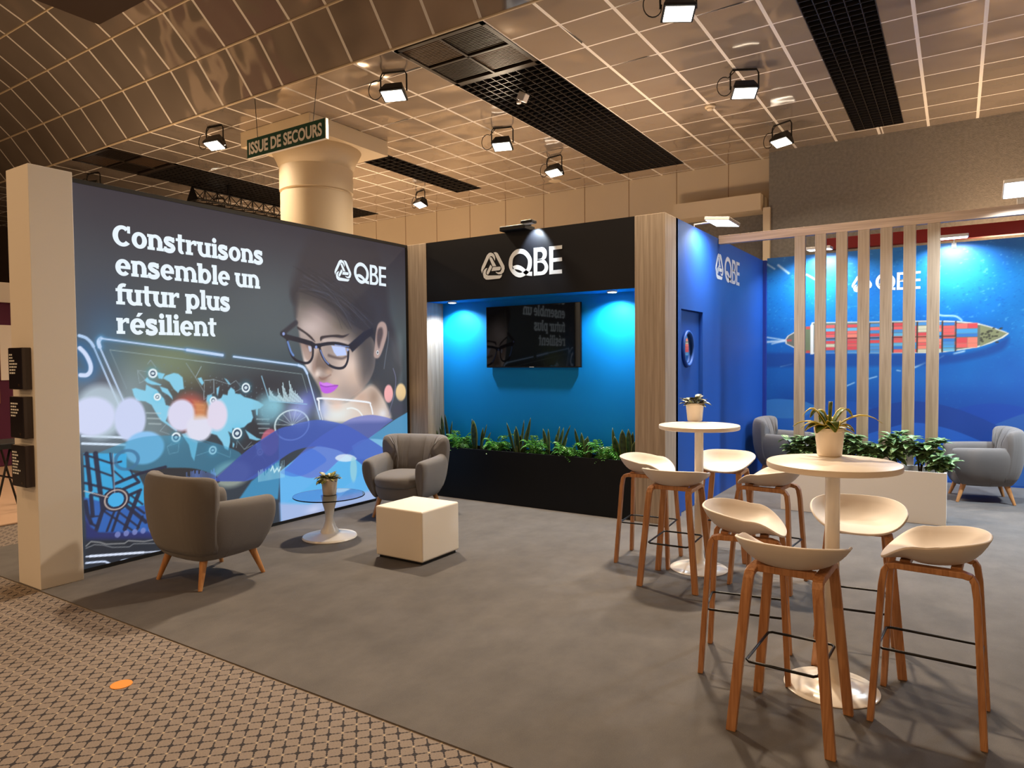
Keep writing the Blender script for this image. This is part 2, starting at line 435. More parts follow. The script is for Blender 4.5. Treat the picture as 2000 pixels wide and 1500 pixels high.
# bars along the cove bends
cb = MB()
for y, z in PROF[:5]:
    cb.tube([(XL, y, z), (XR, y, z)], 0.014, 6)
cb.build('ceiling_bar', M['plastic'], ceil)
gp_ = MB()
for x, y, dx, dy, w in ((-5.84, 6.25, .59, 0, .035), (-6.44, 6.25, .59, 0, .03), (-2.84, 6.26, .59, 0, .035), (-2.24, 6.86, .5, 0, .03), (-3.44, 6.26, 0, .5, .03), (-7.04, 7.46, .55, 0, .03), (-5.84, 9.86, .5, 0, .03), (-9.44, 7.46, .58, 0, .04), (-6.44, 11.66, .5, 0, .03), (-7.04, 11.66, .55, 0, .03), (-3.44, 7.46, .5, 0, .025)):
    if dx: gp_.add([(x, y, HC - .0015), (x + dx, y, HC - .0015), (x + dx * .9, y - w, HC - .0015)], [(0, 2, 1)])
    else: gp_.add([(x, y, HC - .0015), (x, y + dy, HC - .0015), (x + w, y + dy * .9, HC - .0015)], [(0, 1, 2)])
gp_.build('tile_gap', M['black'], ceil)
plen = MB()
for x0, x1, y0, y1 in HOLES:
    plen.box(x0 - 0.02, x0, y0, y1, HC + 0.002, HC + 0.5).box(x1, x1 + 0.02, y0, y1, HC + 0.002, HC + 0.5).box(x0, x1, y0 - 0.02, y0, HC + 0.03, HC + 0.5).box(x0, x1, y1, y1 + 0.02, HC + 0.002, HC + 0.5).box(x0, x1, y0, y1, HC + 0.5, HC + 0.52)
struct(plen.build('ceiling_void', M['black']))
struct(box_obj('ceiling_bulkhead', -9.4, XR, -6.0, 4.73, 6.0, 6.59, M['dark_hall']), 'dark brown flat bulkhead over the cove')

# open cell grilles and the louvred air vents
def grille(x0, x1, y0, y1, cell, label):
    g = MB(); z0, z1 = HC - 0.005, HC + 0.045; t = 0.004
    nx = round((x1 - x0) / cell); ny = round((y1 - y0) / cell)
    for i in range(nx + 1): x = x0 + (x1 - x0) * i / nx; g.box(x - t, x + t, y0, y1, z0, z1)
    for i in range(ny + 1): y = y0 + (y1 - y0) * i / ny; g.box(x0, x1, y - t, y + t, z0, z1)
    return tag(g.build('ceiling_grille', mat_grille), label, 'ceiling grille', 'black open cell grilles in the ceiling')
mat_grille = mat('grille_black', (38, 34, 32), 0.45)
grille(-5.24, -4.04, 6.93, 11.8, 0.115, 'wide black open cell ceiling grille running from the louvred vent to the far wall')
grille(-1.33, -0.70, 5.78, 11.6, 0.115, 'narrow black ceiling grille at the right, ending above the grey felt')
grille(-8.54, -7.94, 8.46, 11.2, 0.15, 'short black ceiling grille just behind the round column')
grille(-12.44, -11.24, 6.93, 11.75, 0.115, 'black ceiling grille above the lighting truss, partly behind the column')
def vent(x0, label):
    t = thing('air_vent', label, 'air vent', (x0, 5.76, HC))
    f = MB(); w, h = 1.2, 1.15
    for a in ((0, w, 0, .05), (0, w, h - .08, h), (0, .05, 0, h), (w - .05, w, 0, h), (w / 2 - .015, w / 2 + .015, .05, h - .08), (.05, w - .05, h / 2 - .03, h / 2)):
        f.box(a[0], a[1], a[2], a[3], -0.01, 0.03)
    f.build('frame', mat_vent, t)
    for i in range(2):
        for k in range(2):
            s = MB(); ax = .06 + i * .56; ay = .055 + k * .5; n = 15
            for q in range(n):
                yy = ay + .46 * (q + .5) / n
                s.box(ax, ax + .52, yy - .012, yy + .003, 0.0, 0.022)
            s.build('louvre_panel', (mat_vent if (i + k) % 2 else mat_vent2), t)
    return t
mat_vent = mat('vent_dark', (44, 36, 30), 0.5)
mat_vent2 = mat('vent_brown', (88, 70, 54), 0.5)
vent(-5.24, 'square louvred vent of four panels at the near end of the wide black grille')
vent(-12.44, 'dark louvred vent at the left, above the top of the white pillar')

# round column with a square head
col = thing('round_column', 'thick cream round column with a square head rising behind the black exit wall print', 'column', (-8.2, 7.25, 0))
col['label'] = 'thick cream round column with a square slab head under the ceiling'
MB().lathe([(0.53, 0), (0.53, 4.12), (0.51, 4.13), (0.51, 4.15), (0.54, 4.16), (0.54, 4.5)], 64).build('shaft', M['column'], col, smooth=True).data.set_sharp_from_angle(angle=0.6)
MB().lathe([(0.54, 4.5), (0.58, 4.6), (0.67, 4.78)], 64).build('flare', M['column'], col, smooth=True)
MB().box(-0.75, 0.75, -0.77, 0.77, 4.78, HC - 0.002).build('slab_head', M['column'], col, bevel=0.004)

# hanging emergency exit sign
ex = thing('exit_sign', 'green hanging sign with white lettering, hung on two wires before the column', 'sign', (-7.055, 5.76, 4.255))
MB().box(-0.74, 0.74, -0.02, 0.02, 0, 0.242).build('sign_box', M['sign_white'], ex, bevel=0.003)
sf = MB().box(-0.738, 0.725, -0.0235, -0.0205, 0.003, 0.239).build('sign_face', M['sign_green'], ex)
for x, xt in ((-0.55, -0.59), (0.5, 0.58)):
    MB().tube([(x, 0, 0.24), (xt, -0.0, 0.75)], 0.004, 6).build('wire', M['black_metal'], ex)
def text_mesh(name, body, size, m, parent, loc, rot, wide=1.0, bold=0.0, align='LEFT'):
    cu = bpy.data.curves.new(name, 'FONT'); cu.body = body; cu.size = size; cu.offset = bold; cu.align_x = align; cu.resolution_u = 4
    o = bpy.data.objects.new(name, cu); COL.objects.link(o)
    dg = bpy.context.evaluated_depsgraph_get()
    me = bpy.data.meshes.new_from_object(o.evaluated_get(dg)); bpy.data.objects.remove(o)
    w = max(v.co.x for v in me.vertices) - min(v.co.x for v in me.vertices)
    x0 = min(v.co.x for v in me.vertices)
    for v in me.vertices: v.co.x = (v.co.x - x0) * (wide / w)
    me.materials.clear(); me.materials.append(m)
    t = bpy.data.objects.new(name, me); COL.objects.link(t); t.parent = parent; t.location = loc; t.rotation_euler = rot
    return t
text_mesh('lettering', 'ISSUE DE SECOURS', 0.205, M['sign_white'], sf, (-0.70, -0.0245, 0.05), (PI / 2, 0, 0), 1.375, 0.007)

# lighting truss and ceiling bits
tr = thing('lighting_truss', 'black triangular lighting truss hanging behind the top of the lit wall', 'truss', (-11.8, 7.5, 4.82))
ch = MB(); Lt = 3.6
for dx, dz in ((0, 0), (-0.14, -0.22), (0.14, -0.22)): ch.tube([(dx, 0, dz), (dx, Lt, dz)], 0.018, 6)
ch.build('chord', M['black_metal'], tr)
br = MB(); n = 14
for i in range(n):
    a, b = Lt * i / n, Lt * (i + 1) / n
    for dx in (-0.14, 0.14): br.tube([(0, a, 0), (dx, (a + b) / 2, -0.22)], 0.008, 5).tube([(dx, (a + b) / 2, -0.22), (0, b, 0)], 0.008, 5)
    br.tube([(-0.14, a, -0.22), (0.14, b, -0.22)], 0.008, 5)
br.build('bracing', M['black_metal'], tr)
MB().add([(0, -0.01, 0.03), (-0.17, -0.01, -0.24), (0.17, -0.01, -0.24), (0, 0.01, 0.03), (-0.17, 0.01, -0.24), (0.17, 0.01, -0.24)], [(0, 1, 2), (3, 5, 4), (0, 3, 4, 1), (1, 4, 5, 2), (2, 5, 3, 0)]).build('end_plate', M['black_metal'], tr)
MB().tube([(0, 0.75, 0), (0, 0.75, 0.24)], 0.025, 8).build('drop_rod', M['black_metal'], tr)

sd = thing('smoke_detector', 'small cream smoke detector on the ceiling grid left of a floodlight', 'smoke detector', (-2.84, 9.35 * 1.0, HC))
MB().lathe([(0.07, 0), (0.07, -0.02), (0.06, -0.035), (0.0, -0.035)][::-1], 24).build('base', M['plastic'], sd, smooth=True)
MB().lathe([(0.045, -0.036), (0.04, -0.06), (0.0, -0.062)][::-1], 20).build('sensor_cap', M['plastic'], sd, smooth=True)
cs = thing('ceiling_speaker', 'round cream ceiling speaker near the far wall', 'speaker', (-6.47, 11.55, HC))
MB().lathe([(0.0, -0.012), (0.10, -0.012), (0.12, -0.008), (0.125, 0.0)], 28).build('speaker_grille', M['plastic'], cs, smooth=True)
pj = thing('spot_projector', 'small pale spot projector clipped under the wide black grille', 'spotlight', (-4.58, 7.46, HC))
MB().box(-0.055, 0.055, -0.05, 0.05, -0.16, -0.055, Matrix.Rotation(0.5, 4, 'Y')).build('housing', M['lamp_white'], pj, bevel=0.01)
MB().tube([(0, 0, 0.02), (0, 0, -0.08)], 0.012, 8).build('bracket', M['black_metal'], pj)
MB().lathe([(0.0, -0.03), (0.03, -0.03), (0.03, 0.0)], 16, (-0.1, -0.02, -0.14)).build('lens', M['lamp_white'], pj, smooth=True)

# ------------------------------------------------------------ floodlights under the ceiling
def make_flood(label, loc, rz, drop=0.26):
    t = thing('floodlight', label, 'floodlight', loc, rz, 'black floodlights hung from the ceiling')
    b = MB()   # body: a shallow trapezoid box, wider at the glass
    b.loft([[(-.17, -.11, -.03), (.17, -.11, -.03), (.17, .11, -.03), (-.17, .11, -.03)], [(-.165, -.105, .0), (.165, -.105, .0), (.165, .105, .0), (-.165, .105, .0)], [(-.12, -.06, .11), (.12, -.06, .11), (.12, .06, .11), (-.12, .06, .11)]])
    o = b.build('housing', M['black_metal'], t, bevel=0.008); o.location = (0, 0, -drop); o.rotation_euler.x = -0.38
    MB().box(-.145, .145, -.085, .085, -.038, -.0305).build('glass', M['lens'], o); t.scale = (0.88, 0.88, 1.0)
    MB().tube([(-.185, 0, -drop + .02), (-.185, 0, -.05), (-.16, 0, -.012), (.16, 0, -.012), (.185, 0, -.05), (.185, 0, -drop + .02)], .011, 6).build('yoke', M['black_metal'], t)
    pts = [(-.17, 0, -drop + .06)] + [(-.26 + .10 * math.cos(a), 0.0, -drop + .06 + .11 * math.sin(a)) for a in np.linspace(-0.6, -5.2, 14)] + [(-.12, 0, -.02)]
    MB().tube(pts, .006, 5).build('cord', M['black_metal'], t)
    return t
FLOODK = 1.9
def place_flood(label, x, y, z, rz, power, aim, first=[None]):
    drop = HC - z
    if first[0] is None:
        t = make_flood(label, (x, y, HC), rz); first[0] = t
    else:
        t = dup(first[0], (x, y, HC), rz, label)
    lamp('flood_beam', 'AREA', (x, y, HC - 0.31), power * FLOODK, FLOOD, 0.28, 0.16, aim=aim, spread=2.7)
    return t
place_flood('floodlight at the left, beside the exit sign', -9.0, 6.09, 4.75, 0.15, 50, (-7.5, 5.0, 0))
place_flood('floodlight left of the louvred vent, nearest of its row over the armchairs', -5.605, 6.146, 4.75, 0.35, 95, (-4.5, 4.0, 0))
place_flood('floodlight in the middle of the row beside the wide grille', -5.62, 8.47, 4.75, 0.3, 60, (-4.6, 6.0, 0))
place_flood('farthest floodlight of the row beside the wide grille, near the round speaker', -5.69, 10.14, 4.75, -0.2, 45, (-5.2, 9.0, 0))
place_flood('floodlight by the far wall, seen just right of the column', -9.05, 10.66, 4.75, -0.3, 40, (-9.0, 10.5, 0))
place_flood('nearest and largest floodlight at the top of the photo, over the bar tables', -2.16, 6.156, 4.75, 0.55, 95, (-1.0, 4.6, 0))
place_flood('floodlight below the nearest one, right of the smoke detector', -2.145, 8.4, 4.75, 0.5, 52, (-1.2, 6.6, 0))
place_flood('floodlight in front of the grey felt wall', -2.175, 10.6, 4.75, -0.45, 30, (-1.5, 9.4, 0))
place_flood('floodlight behind the lit wall, only its bracket showing above the left end', -12.96, 6.35, 4.75, 0.2, 10, (-12.96, 6.3, 0))
place_flood('floodlight bracket showing above the lit wall beside the truss', -12.88, 8.77, 4.75, 0.2, 10, (-12.9, 8.7, 0))

# ------------------------------------------------------------ neighbouring stand seen past the white pillar
nb = thing('neighbour_stand', 'purple neighbouring stand under a cream fascia at the left edge', 'exhibition stand', (-12.5, 4.0, 0))
MB().box(-0.1, 0, -2.2, 1.4, 0.02, 2.57).build('purple_wall', M['purple'], nb)
MB().box(-0.1, 0.06, -2.2, 1.4, 2.571, 2.88).build('fascia', M['white'], nb)
MB().box(0.001, 0.012, 0.55, 0.64, 1.0, 2.25).build('wood_strip', M['leg_wood'], nb)
MB().box(0.001, 0.02, 0.66, 0.95, 1.36, 2.22).build('poster', M['sign_white'], nb)
struct(box_obj('floor_neighbour', -19.0, -7.95, 2.6, 5.4, 0.0, 0.012, M['beige_floor']), 'pale beige floor of the neighbouring stand')
tb = thing('side_table', 'dark topped table with crossed black legs beyond the white pillar', 'table', (-8.6, 3.28, 0.012))
MB().box(-0.45, 0.12, -0.25, 0.25, 0.69, 0.75).build('tabletop', M['black'], tb, bevel=0.005)
for a, b in (((-0.4, -0.2), (-0.28, 0.0)), ((0.08, -0.2), (-0.02, 0.0)), ((-0.4, 0.2), (-0.28, 0.0)), ((0.08, 0.2), (-0.02, 0.0))):
    MB().tube([(a[0], a[1], 0.0), (a[0] * .6 + b[0] * .4, a[1] * .5, 0.36), (b[0], b[1], 0.695)], 0.012, 6).build('leg', M['black_metal'], tb)
MB().tube([(-0.34, 0, 0.36), (0.05, 0, 0.36)], 0.012, 6).build('stretcher', M['black_metal'], tb)
# ------------------------------------------------------------ printed sheets: inks laid down on a fine mesh
class Sheet:
    def __init__(s, u0, u1, v0, v1, step):
        s.nu = int(round((u1 - u0) / step)) + 1; s.nv = int(round((v1 - v0) / step)) + 1
        s.u = np.linspace(u0, u1, s.nu); s.v = np.linspace(v0, v1, s.nv)
        s.c = np.zeros((s.nv, s.nu, 3), np.float32)
    def win(s, a, b, c, d):
        i0, i1 = np.searchsorted(s.u, [a, b]); j0, j1 = np.searchsorted(s.v, [c, d])
        i1 = min(i1 + 1, s.nu); j1 = min(j1 + 1, s.nv)
        return slice(max(j0 - 1, 0), j1), slice(max(i0 - 1, 0), i1)
    def put(s, w, a, color):
        a = np.clip(a, 0, 1)[..., None]; s.c[w] = s.c[w] * (1 - a) + np.asarray(color, np.float32) * a
    def vgrad(s, stops):
        vs = [p[0] for p in stops]
        for k in range(3): s.c[..., k] = np.interp(s.v, vs, [p[1][k] for p in stops])[:, None]
    def blob(s, cu, cv, ru, rv, color, alpha=1.0, clip=None):
        w = s.win(cu - 2.4 * ru, cu + 2.4 * ru, cv - 2.4 * rv, cv + 2.4 * rv)
        U, V = np.meshgrid(s.u[w[1]], s.v[w[0]])
        a = alpha * np.exp(-1.4 * (((U - cu) / ru) ** 2 + ((V - cv) / rv) ** 2))
        if clip is not None: a = a * clip[w]
        s.put(w, a, color)
    def disc(s, cu, cv, ru, rv, color, alpha=1.0, soft=0.15, clip=None):
        k = 1 + soft
        w = s.win(cu - k * ru, cu + k * ru, cv - k * rv, cv + k * rv)
        U, V = np.meshgrid(s.u[w[1]], s.v[w[0]])
        d = np.sqrt(((U - cu) / ru) ** 2 + ((V - cv) / rv) ** 2)
        a = alpha * np.clip((1 + soft / 2 - d) / max(soft, 1e-4), 0, 1)
        if clip is not None: a = a * clip[w]
        s.put(w, a, color)
    def ring(s, cu, cv, ru, rv, wd, color, alpha=1.0):
        k = 1.3
        w = s.win(cu - k * ru, cu + k * ru, cv - k * rv, cv + k * rv)
        U, V = np.meshgrid(s.u[w[1]], s.v[w[0]])
        d = np.abs(np.sqrt(((U - cu) / ru) ** 2 + ((V - cv) / rv) ** 2) - 1) * min(ru, rv)
        s.put(w, alpha * np.clip((wd - d) / 0.006 + 0.5, 0, 1), color)
    def mask(s, pts, soft):
        P = np.asarray(pts, float); m = soft + 0.01
        w = s.win(P[:, 0].min() - m, P[:, 0].max() + m, P[:, 1].min() - m, P[:, 1].max() + m)
        U, V = np.meshgrid(s.u[w[1]], s.v[w[0]])
        D = np.full(U.shape, 1e9); ins = np.zeros(U.shape, bool)
        for (x0, y0), (x1, y1) in zip(P, np.roll(P, -1, 0)):
            ex, ey = x1 - x0, y1 - y0; L = ex * ex + ey * ey + 1e-12
            t = np.clip(((U - x0) * ex + (V - y0) * ey) / L, 0, 1)
            D = np.minimum(D, (U - x0 - t * ex) ** 2 + (V - y0 - t * ey) ** 2)
            if y0 != y1:
                c = ((y0 > V) != (y1 > V)) & (U < ex * (V - y0) / (y1 - y0) + x0); ins ^= c
        d = np.sqrt(D) * np.where(ins, 1, -1)
        return w, np.clip(d / max(soft, 1e-4) + 0.5, 0, 1)
    def full(s, pts, soft):
        w, a = s.mask(pts, soft); o = np.zeros((s.nv, s.nu), np.float32); o[w] = a; return o
    def poly(s, pts, color, alpha=1.0, soft=0.006, clip=None):
        w, a = s.mask(pts, soft)
        if clip is not None: a = a * clip[w]
        s.put(w, a * alpha, color)
    def line(s, pts, wd, color, alpha=1.0, soft=0.006, glow=0, gcol=None, closed=False):
        pts = list(pts) + ([pts[0]] if closed else [])
        P = np.asarray(pts, float); m = wd + max(soft, glow * 2.2) + 0.01
        w = s.win(P[:, 0].min() - m, P[:, 0].max() + m, P[:, 1].min() - m, P[:, 1].max() + m)
        U, V = np.meshgrid(s.u[w[1]], s.v[w[0]]); D = np.full(U.shape, 1e9)
        for (x0, y0), (x1, y1) in zip(P[:-1], P[1:]):
            ex, ey = x1 - x0, y1 - y0; L = ex * ex + ey * ey + 1e-12
            t = np.clip(((U - x0) * ex + (V - y0) * ey) / L, 0, 1)
            D = np.minimum(D, (U - x0 - t * ex) ** 2 + (V - y0 - t * ey) ** 2)
        d = np.sqrt(D)
        if glow: s.put(w, 0.55 * np.exp(-(d / glow) ** 2), gcol if gcol is not None else color)
        s.put(w, alpha * np.clip((wd / 2 - d) / soft + 0.5, 0, 1), color)
    def build(s, name, place, m, parent):
        n = s.nu * s.nv
        U, V = np.meshgrid(s.u, s.v); co = place(U.ravel(), V.ravel()).astype(np.float32)
        idx = np.arange(n).reshape(s.nv, s.nu)
        q = np.stack([idx[:-1, :-1], idx[:-1, 1:], idx[1:, 1:], idx[1:, :-1]], -1).reshape(-1, 4)
        me = bpy.data.meshes.new(name)
        me.vertices.add(n); me.vertices.foreach_set('co', co.ravel())
        me.loops.add(q.size); me.loops.foreach_set('vertex_index', q.ravel().astype(np.int32))
        me.polygons.add(len(q)); me.polygons.foreach_set('loop_start', (np.arange(len(q)) * 4).astype(np.int32))
        me.update(calc_edges=True); me.validate()
        at = me.color_attributes.new('ink', 'FLOAT_COLOR', 'POINT')
        rgba = np.ones((n, 4), np.float32); rgba[:, :3] = lin(np.clip(s.c.reshape(-1, 3), 0, 255))
        at.data.foreach_set('color', rgba.ravel())
        me.materials.append(m)
        o = bpy.data.objects.new(name, me); COL.objects.link(o); o.parent = parent
        return o
def smooth_path(pts, n=6, closed=False):
    """Catmull-Rom through the points"""
    P = [np.array(p, float) for p in pts]; m = len(P); out = []
    for i in range(m if closed else m - 1):
        p0 = P[(i - 1) % m] if (closed or i > 0) else P[0]; p1 = P[i]; p2 = P[(i + 1) % m]
        p3 = P[(i + 2) % m] if (closed or i < m - 2) else P[-1]
        for k in range(n):
            t = k / n
            out.append(tuple(0.5 * (2 * p1 + (p2 - p0) * t + (2 * p0 - 5 * p1 + 4 * p2 - p3) * t * t + (3 * p1 - p0 - 3 * p2 + p3) * t ** 3)))
    if not closed: out.append(tuple(P[-1]))
    return out
SP = smooth_path

# ------------------------------------------------------------ lit wall
lw = thing('light_wall', 'large backlit black wall print of a woman in glasses with white headline', 'light box', (-5.6, 2.52, 0))
fr = MB(); LY = 6.335 - 2.52
fr.box(-.12, -.012, 0, LY, 0.0, 3.0)
fr.box(-.012, .006, 0, LY, 2.968, 3.0).box(-.012, .006, 0, LY, 0.0, 0.03).box(-.012, .006, 0, .02, .03, 2.968).box(-.012, .006, LY - .035, LY, .03, 2.968)
fr.build('frame', M['black'], lw)
C = Sheet(2.54, 6.30, 0.03, 2.968, 0.0063)
C.vgrad([(0.0, (40, 50, 62)), (0.6, (46, 58, 70)), (1.2, (56, 66, 74)), (1.9, (74, 86, 92)), (2.3, (66, 72, 80)), (2.7, (54, 54, 64)), (3.0, (50, 46, 56))])
for c in (((4.3, 2.1), .7, .5, (82, 92, 98), .7), ((2.75, 1.95), .3, .5, (58, 66, 84), .8), ((2.8, 1.75), .22, .35, (62, 104, 140), .75), ((3.35, 1.62), .5, .28, (124, 138, 104), .85), ((3.5, 1.4), .22, .16, (150, 156, 100), .7), ((3.0, 1.35), .35, .3, (140, 162, 168), .85), ((3.15, 1.05), .35, .22, (130, 150, 156), .7), ((4.1, 1.6), .6, .2, (70, 88, 96), .7)):
    C.blob(c[0][0], c[0][1], c[1], c[2], c[3], c[4])
C.blob(2.75, 1.38, .16, .22, (46, 40, 52), .8); C.blob(3.6, 1.35, .5, .16, (58, 52, 60), .75); C.blob(4.3, 1.38, .5, .22, (50, 50, 58), .85); C.blob(4.2, .85, .35, .35, (44, 44, 52), .9)
# head: hair
hair = SP([(4.868,2.928),(4.750,2.734),(4.663,2.526),(4.606,2.390),(4.615,2.238),(4.655,2.197),(4.791,2.094),(5.081,1.994),(5.391,1.886),(5.722,1.621),(5.932,1.442),(6.196,1.515),(6.146,1.841),(6.021,2.158),(5.989,2.411),(5.923,2.709),(5.751,2.961),(5.417,3.034),(5.104,3.015)], 4, True)
C.poly(hair, (50, 46, 54), .85, .10)
C.poly(SP([(5.752,1.989),(5.649,1.754),(5.580,1.524),(5.674,1.406),(5.802,1.261),(5.867,1.163),(6.041,1.215),(6.132,1.333),(6.189,1.515),(6.085,1.638),(5.985,1.877)], 4, True), (38, 38, 46), .9, .06)
for k in range(16):
    a = np.array([(4.894,2.286)][0]) + np.array([0.020 * k, .012 * k]); b = np.array([(5.374,2.009)][0]) + np.array([.012 * k, .018 * k])
    mdl = (a + b) / 2 + np.array([.02, .03])
    C.line(SP([tuple(a), tuple(mdl), tuple(b)], 6), .006, (84, 96, 116), .35, .012)
C.line([(5.263,2.380),(5.350,2.298)], .02, (120, 140, 180), .5, .03); C.line([(5.274,2.226),(5.392,2.133)], .03, (130, 150, 200), .5, .04)
# face
face = SP([(4.647,2.268),(4.652,2.156),(4.658,2.032),(4.685,1.930),(4.709,1.744),(4.757,1.577),(4.841,1.471),(4.900,1.384),(4.953,1.297),(4.979,1.220),(5.062,1.172),(5.265,1.161),(5.511,1.262),(5.674,1.406),(5.759,1.580),(5.748,1.825),(5.589,1.937),(5.419,2.011),(5.199,2.156),(5.003,2.252),(4.841,2.325),(4.723,2.336)], 4, True)
FM = C.full(face, .03)
C.poly(face, (158, 142, 136), 1, .03)

for (u, v), (ru, rv, col, al) in zip([(4.734,2.275),(4.892,2.212),(4.971,2.089),(4.832,1.956),(5.284,1.994),(5.555,1.822),(5.677,1.580),(5.364,1.549),(5.452,1.412),(5.153,1.398),(4.770,1.556),(5.063,1.227),(4.921,1.682),(4.666,2.125)], (
    (.32, .24, (86, 84, 80), .95), (.3, .2, (118, 106, 100), .7), (.22, .16, (176, 156, 154), .8), (.22, .12, (210, 192, 188), .75), (.22, .14, (112, 100, 86), .75), (.16, .3, (90, 82, 76), .9), (.14, .3, (78, 70, 70), .9), (.26, .2, (232, 208, 194), .9), (.2, .16, (218, 186, 164), .6), (.14, .12, (230, 200, 182), .6), (.10, .2, (240, 224, 216), .9), (.2, .10, (222, 192, 174), .7), (.10, .2, (206, 182, 170), .8), (.05, .3, (120, 110, 106), .6))):
    C.blob(u, v, ru, rv, col, al, FM)
C.poly(SP([(5.199,2.156),(5.419,2.011),(5.589,1.937),(5.749,1.872),(5.760,1.615),(5.674,1.429),(5.577,1.363),(5.515,1.456),(5.503,1.616),(5.522,1.753),(5.431,1.865),(5.283,1.972),(5.139,2.054),(4.891,2.170),(4.681,2.219),(4.657,2.269),(4.841,2.325),(5.003,2.252)], 4, True), (58, 54, 56), .62, .16, FM)
C.poly(SP([(4.638,2.278),(4.735,2.290),(4.893,2.260),(5.057,2.180),(5.227,2.091),(5.419,1.977),(5.589,1.914),(5.750,1.919),(5.757,2.222),(5.293,2.393),(4.843,2.398),(4.659,2.351)], 4, True), (48, 45, 52), .92, .11)
C.poly(SP([(4.608,2.337),(4.671,2.311),(4.684,2.230),(4.666,2.125),(4.647,2.052),(4.631,2.154),(4.593,2.254)], 4, True), (48, 46, 54), .85, .06)
rr = random.Random(3)
ha, hb = [(4.775,2.351),(5.434,1.978)]
for k in range(34):
    o1, o2, o3 = rr.uniform(-.05, .22), rr.uniform(-.04, .16), rr.uniform(.02, .09)
    a = (ha[0] + rr.uniform(-.15, .25), ha[1] + o1); b = (hb[0] + rr.uniform(-.2, .35), hb[1] + o2 + .02)
    m_ = ((a[0] + b[0]) / 2 + .03, (a[1] + b[1]) / 2 + o3)
    C.line(SP([a, m_, b], 6), .007, (88, 98, 118) if k % 3 == 0 else (34, 32, 40), .38, .010)
# neck and shoulder glow
C.poly(SP([(5.007,1.208),(5.119,1.158),(5.355,1.179),(5.575,1.294),(5.705,1.335),(5.835,1.248),(5.951,1.087),(5.999,0.915),(5.567,0.925),(5.057,0.966),(4.976,1.069)], 4, True), (226, 206, 192), .95, .05)
for (u, v), (ru, rv, col, al) in zip([(5.734,1.194),(5.174,1.056),(5.541,1.203),(5.881,0.996),(5.176,1.133),(4.976,1.102)], ((.14, .16, (150, 122, 104), .8), (.26, .14, (226, 236, 236), .9), (.14, .10, (196, 158, 136), .7), (.08, .06, (232, 232, 238), .8), (.12, .08, (238, 196, 176), .6), (.10, .14, (176, 190, 232), .8))):
    C.blob(u, v, ru, rv, col, al)
# ear, stud, earphone wire
C.poly(SP([(5.818,2.026),(5.886,2.065),(5.954,2.032),(5.969,1.925),(5.914,1.781),(5.844,1.662),(5.785,1.638),(5.745,1.673),(5.763,1.779),(5.783,1.920)], 4, True), (176, 150, 142), 1, .02)
C.poly(SP([(5.817,1.968),(5.885,1.994),(5.900,1.923),(5.864,1.827),(5.829,1.756),(5.798,1.850)], 4, True), (70, 56, 58), .85, .03)
for u, v in [(5.808,1.706)]: C.disc(u, v, .02, .025, (214, 220, 226), 1, .3); C.disc(u, v, .011, .013, (40, 40, 50), 1, .3)
C.line(SP([(5.995,1.950),(5.984,1.830),(5.946,1.686),(5.909,1.519)]), .012, (130, 140, 150), .6, .012)
C.line(SP([(6.064,1.517),(6.106,1.394),(6.076,1.213),(6.002,1.036),(5.983,0.964)]), .010, (150, 150, 200), .7, .012)
# brows, lids, nose, mouth
C.poly(SP([(4.966,1.865),(5.022,1.879),(5.193,1.894),(5.281,1.889),(5.372,1.908),(5.281,1.863),(5.135,1.867),(5.021,1.851),(4.965,1.822)], 4, True), (46, 38, 44), .95, .012)
C.poly(SP([(4.669,1.961),(4.752,1.922),(4.844,1.867),(4.896,1.810),(4.856,1.830),(4.765,1.891),(4.677,1.935)], 4, True), (46, 38, 44), .95, .012)
C.poly(SP([(4.993,1.844),(5.135,1.852),(5.280,1.839),(5.369,1.807),(5.191,1.799),(5.020,1.801)], 4, True), (214, 196, 190), .6, .03)
C.line(SP([(5.074,1.672),(5.159,1.650),(5.261,1.639),(5.328,1.661)]), .02, (60, 46, 48), .8, .03)
C.line(SP([(4.762,1.797),(4.801,1.756),(4.834,1.714)]), .018, (70, 54, 56), .7, .03)
C.poly(SP([(4.949,1.725),(4.989,1.640),(5.071,1.574),(5.113,1.509),(5.041,1.499),(4.945,1.533),(4.889,1.502),(4.863,1.534),(4.892,1.640)], 4, True), (104, 84, 74), .7, .06)
for (u, v), (ru, rv, col, al) in zip([(4.902,1.480),(5.070,1.498),(4.984,1.425),(4.876,1.534)], ((.06, .05, (244, 226, 216), .9), (.06, .04, (206, 170, 148), .7), (.08, .03, (150, 112, 96), .7), (.03, .10, (170, 140, 128), .7))): C.blob(u, v, ru, rv, col, al, FM)
C.line(SP([(4.943,1.442),(4.970,1.425),(5.012,1.429),(5.097,1.465)]), .012, (120, 84, 76), .6, .02)
C.poly(SP([(4.941,1.394),(4.997,1.381),(5.046,1.385),(5.123,1.361),(5.199,1.350),(5.166,1.310),(5.107,1.279),(5.036,1.269),(4.980,1.285),(4.954,1.329)], 4, True), (190, 92, 226), 1, .010)
C.poly(SP([(4.944,1.389),(4.999,1.379),(5.050,1.382),(5.138,1.355),(5.066,1.344),(4.996,1.351)], 4, True), (216, 140, 240), .8, .012)
C.line(SP([(4.954,1.359),(5.024,1.341),(5.109,1.345),(5.196,1.348)]), .008, (120, 50, 150), .8, .01)
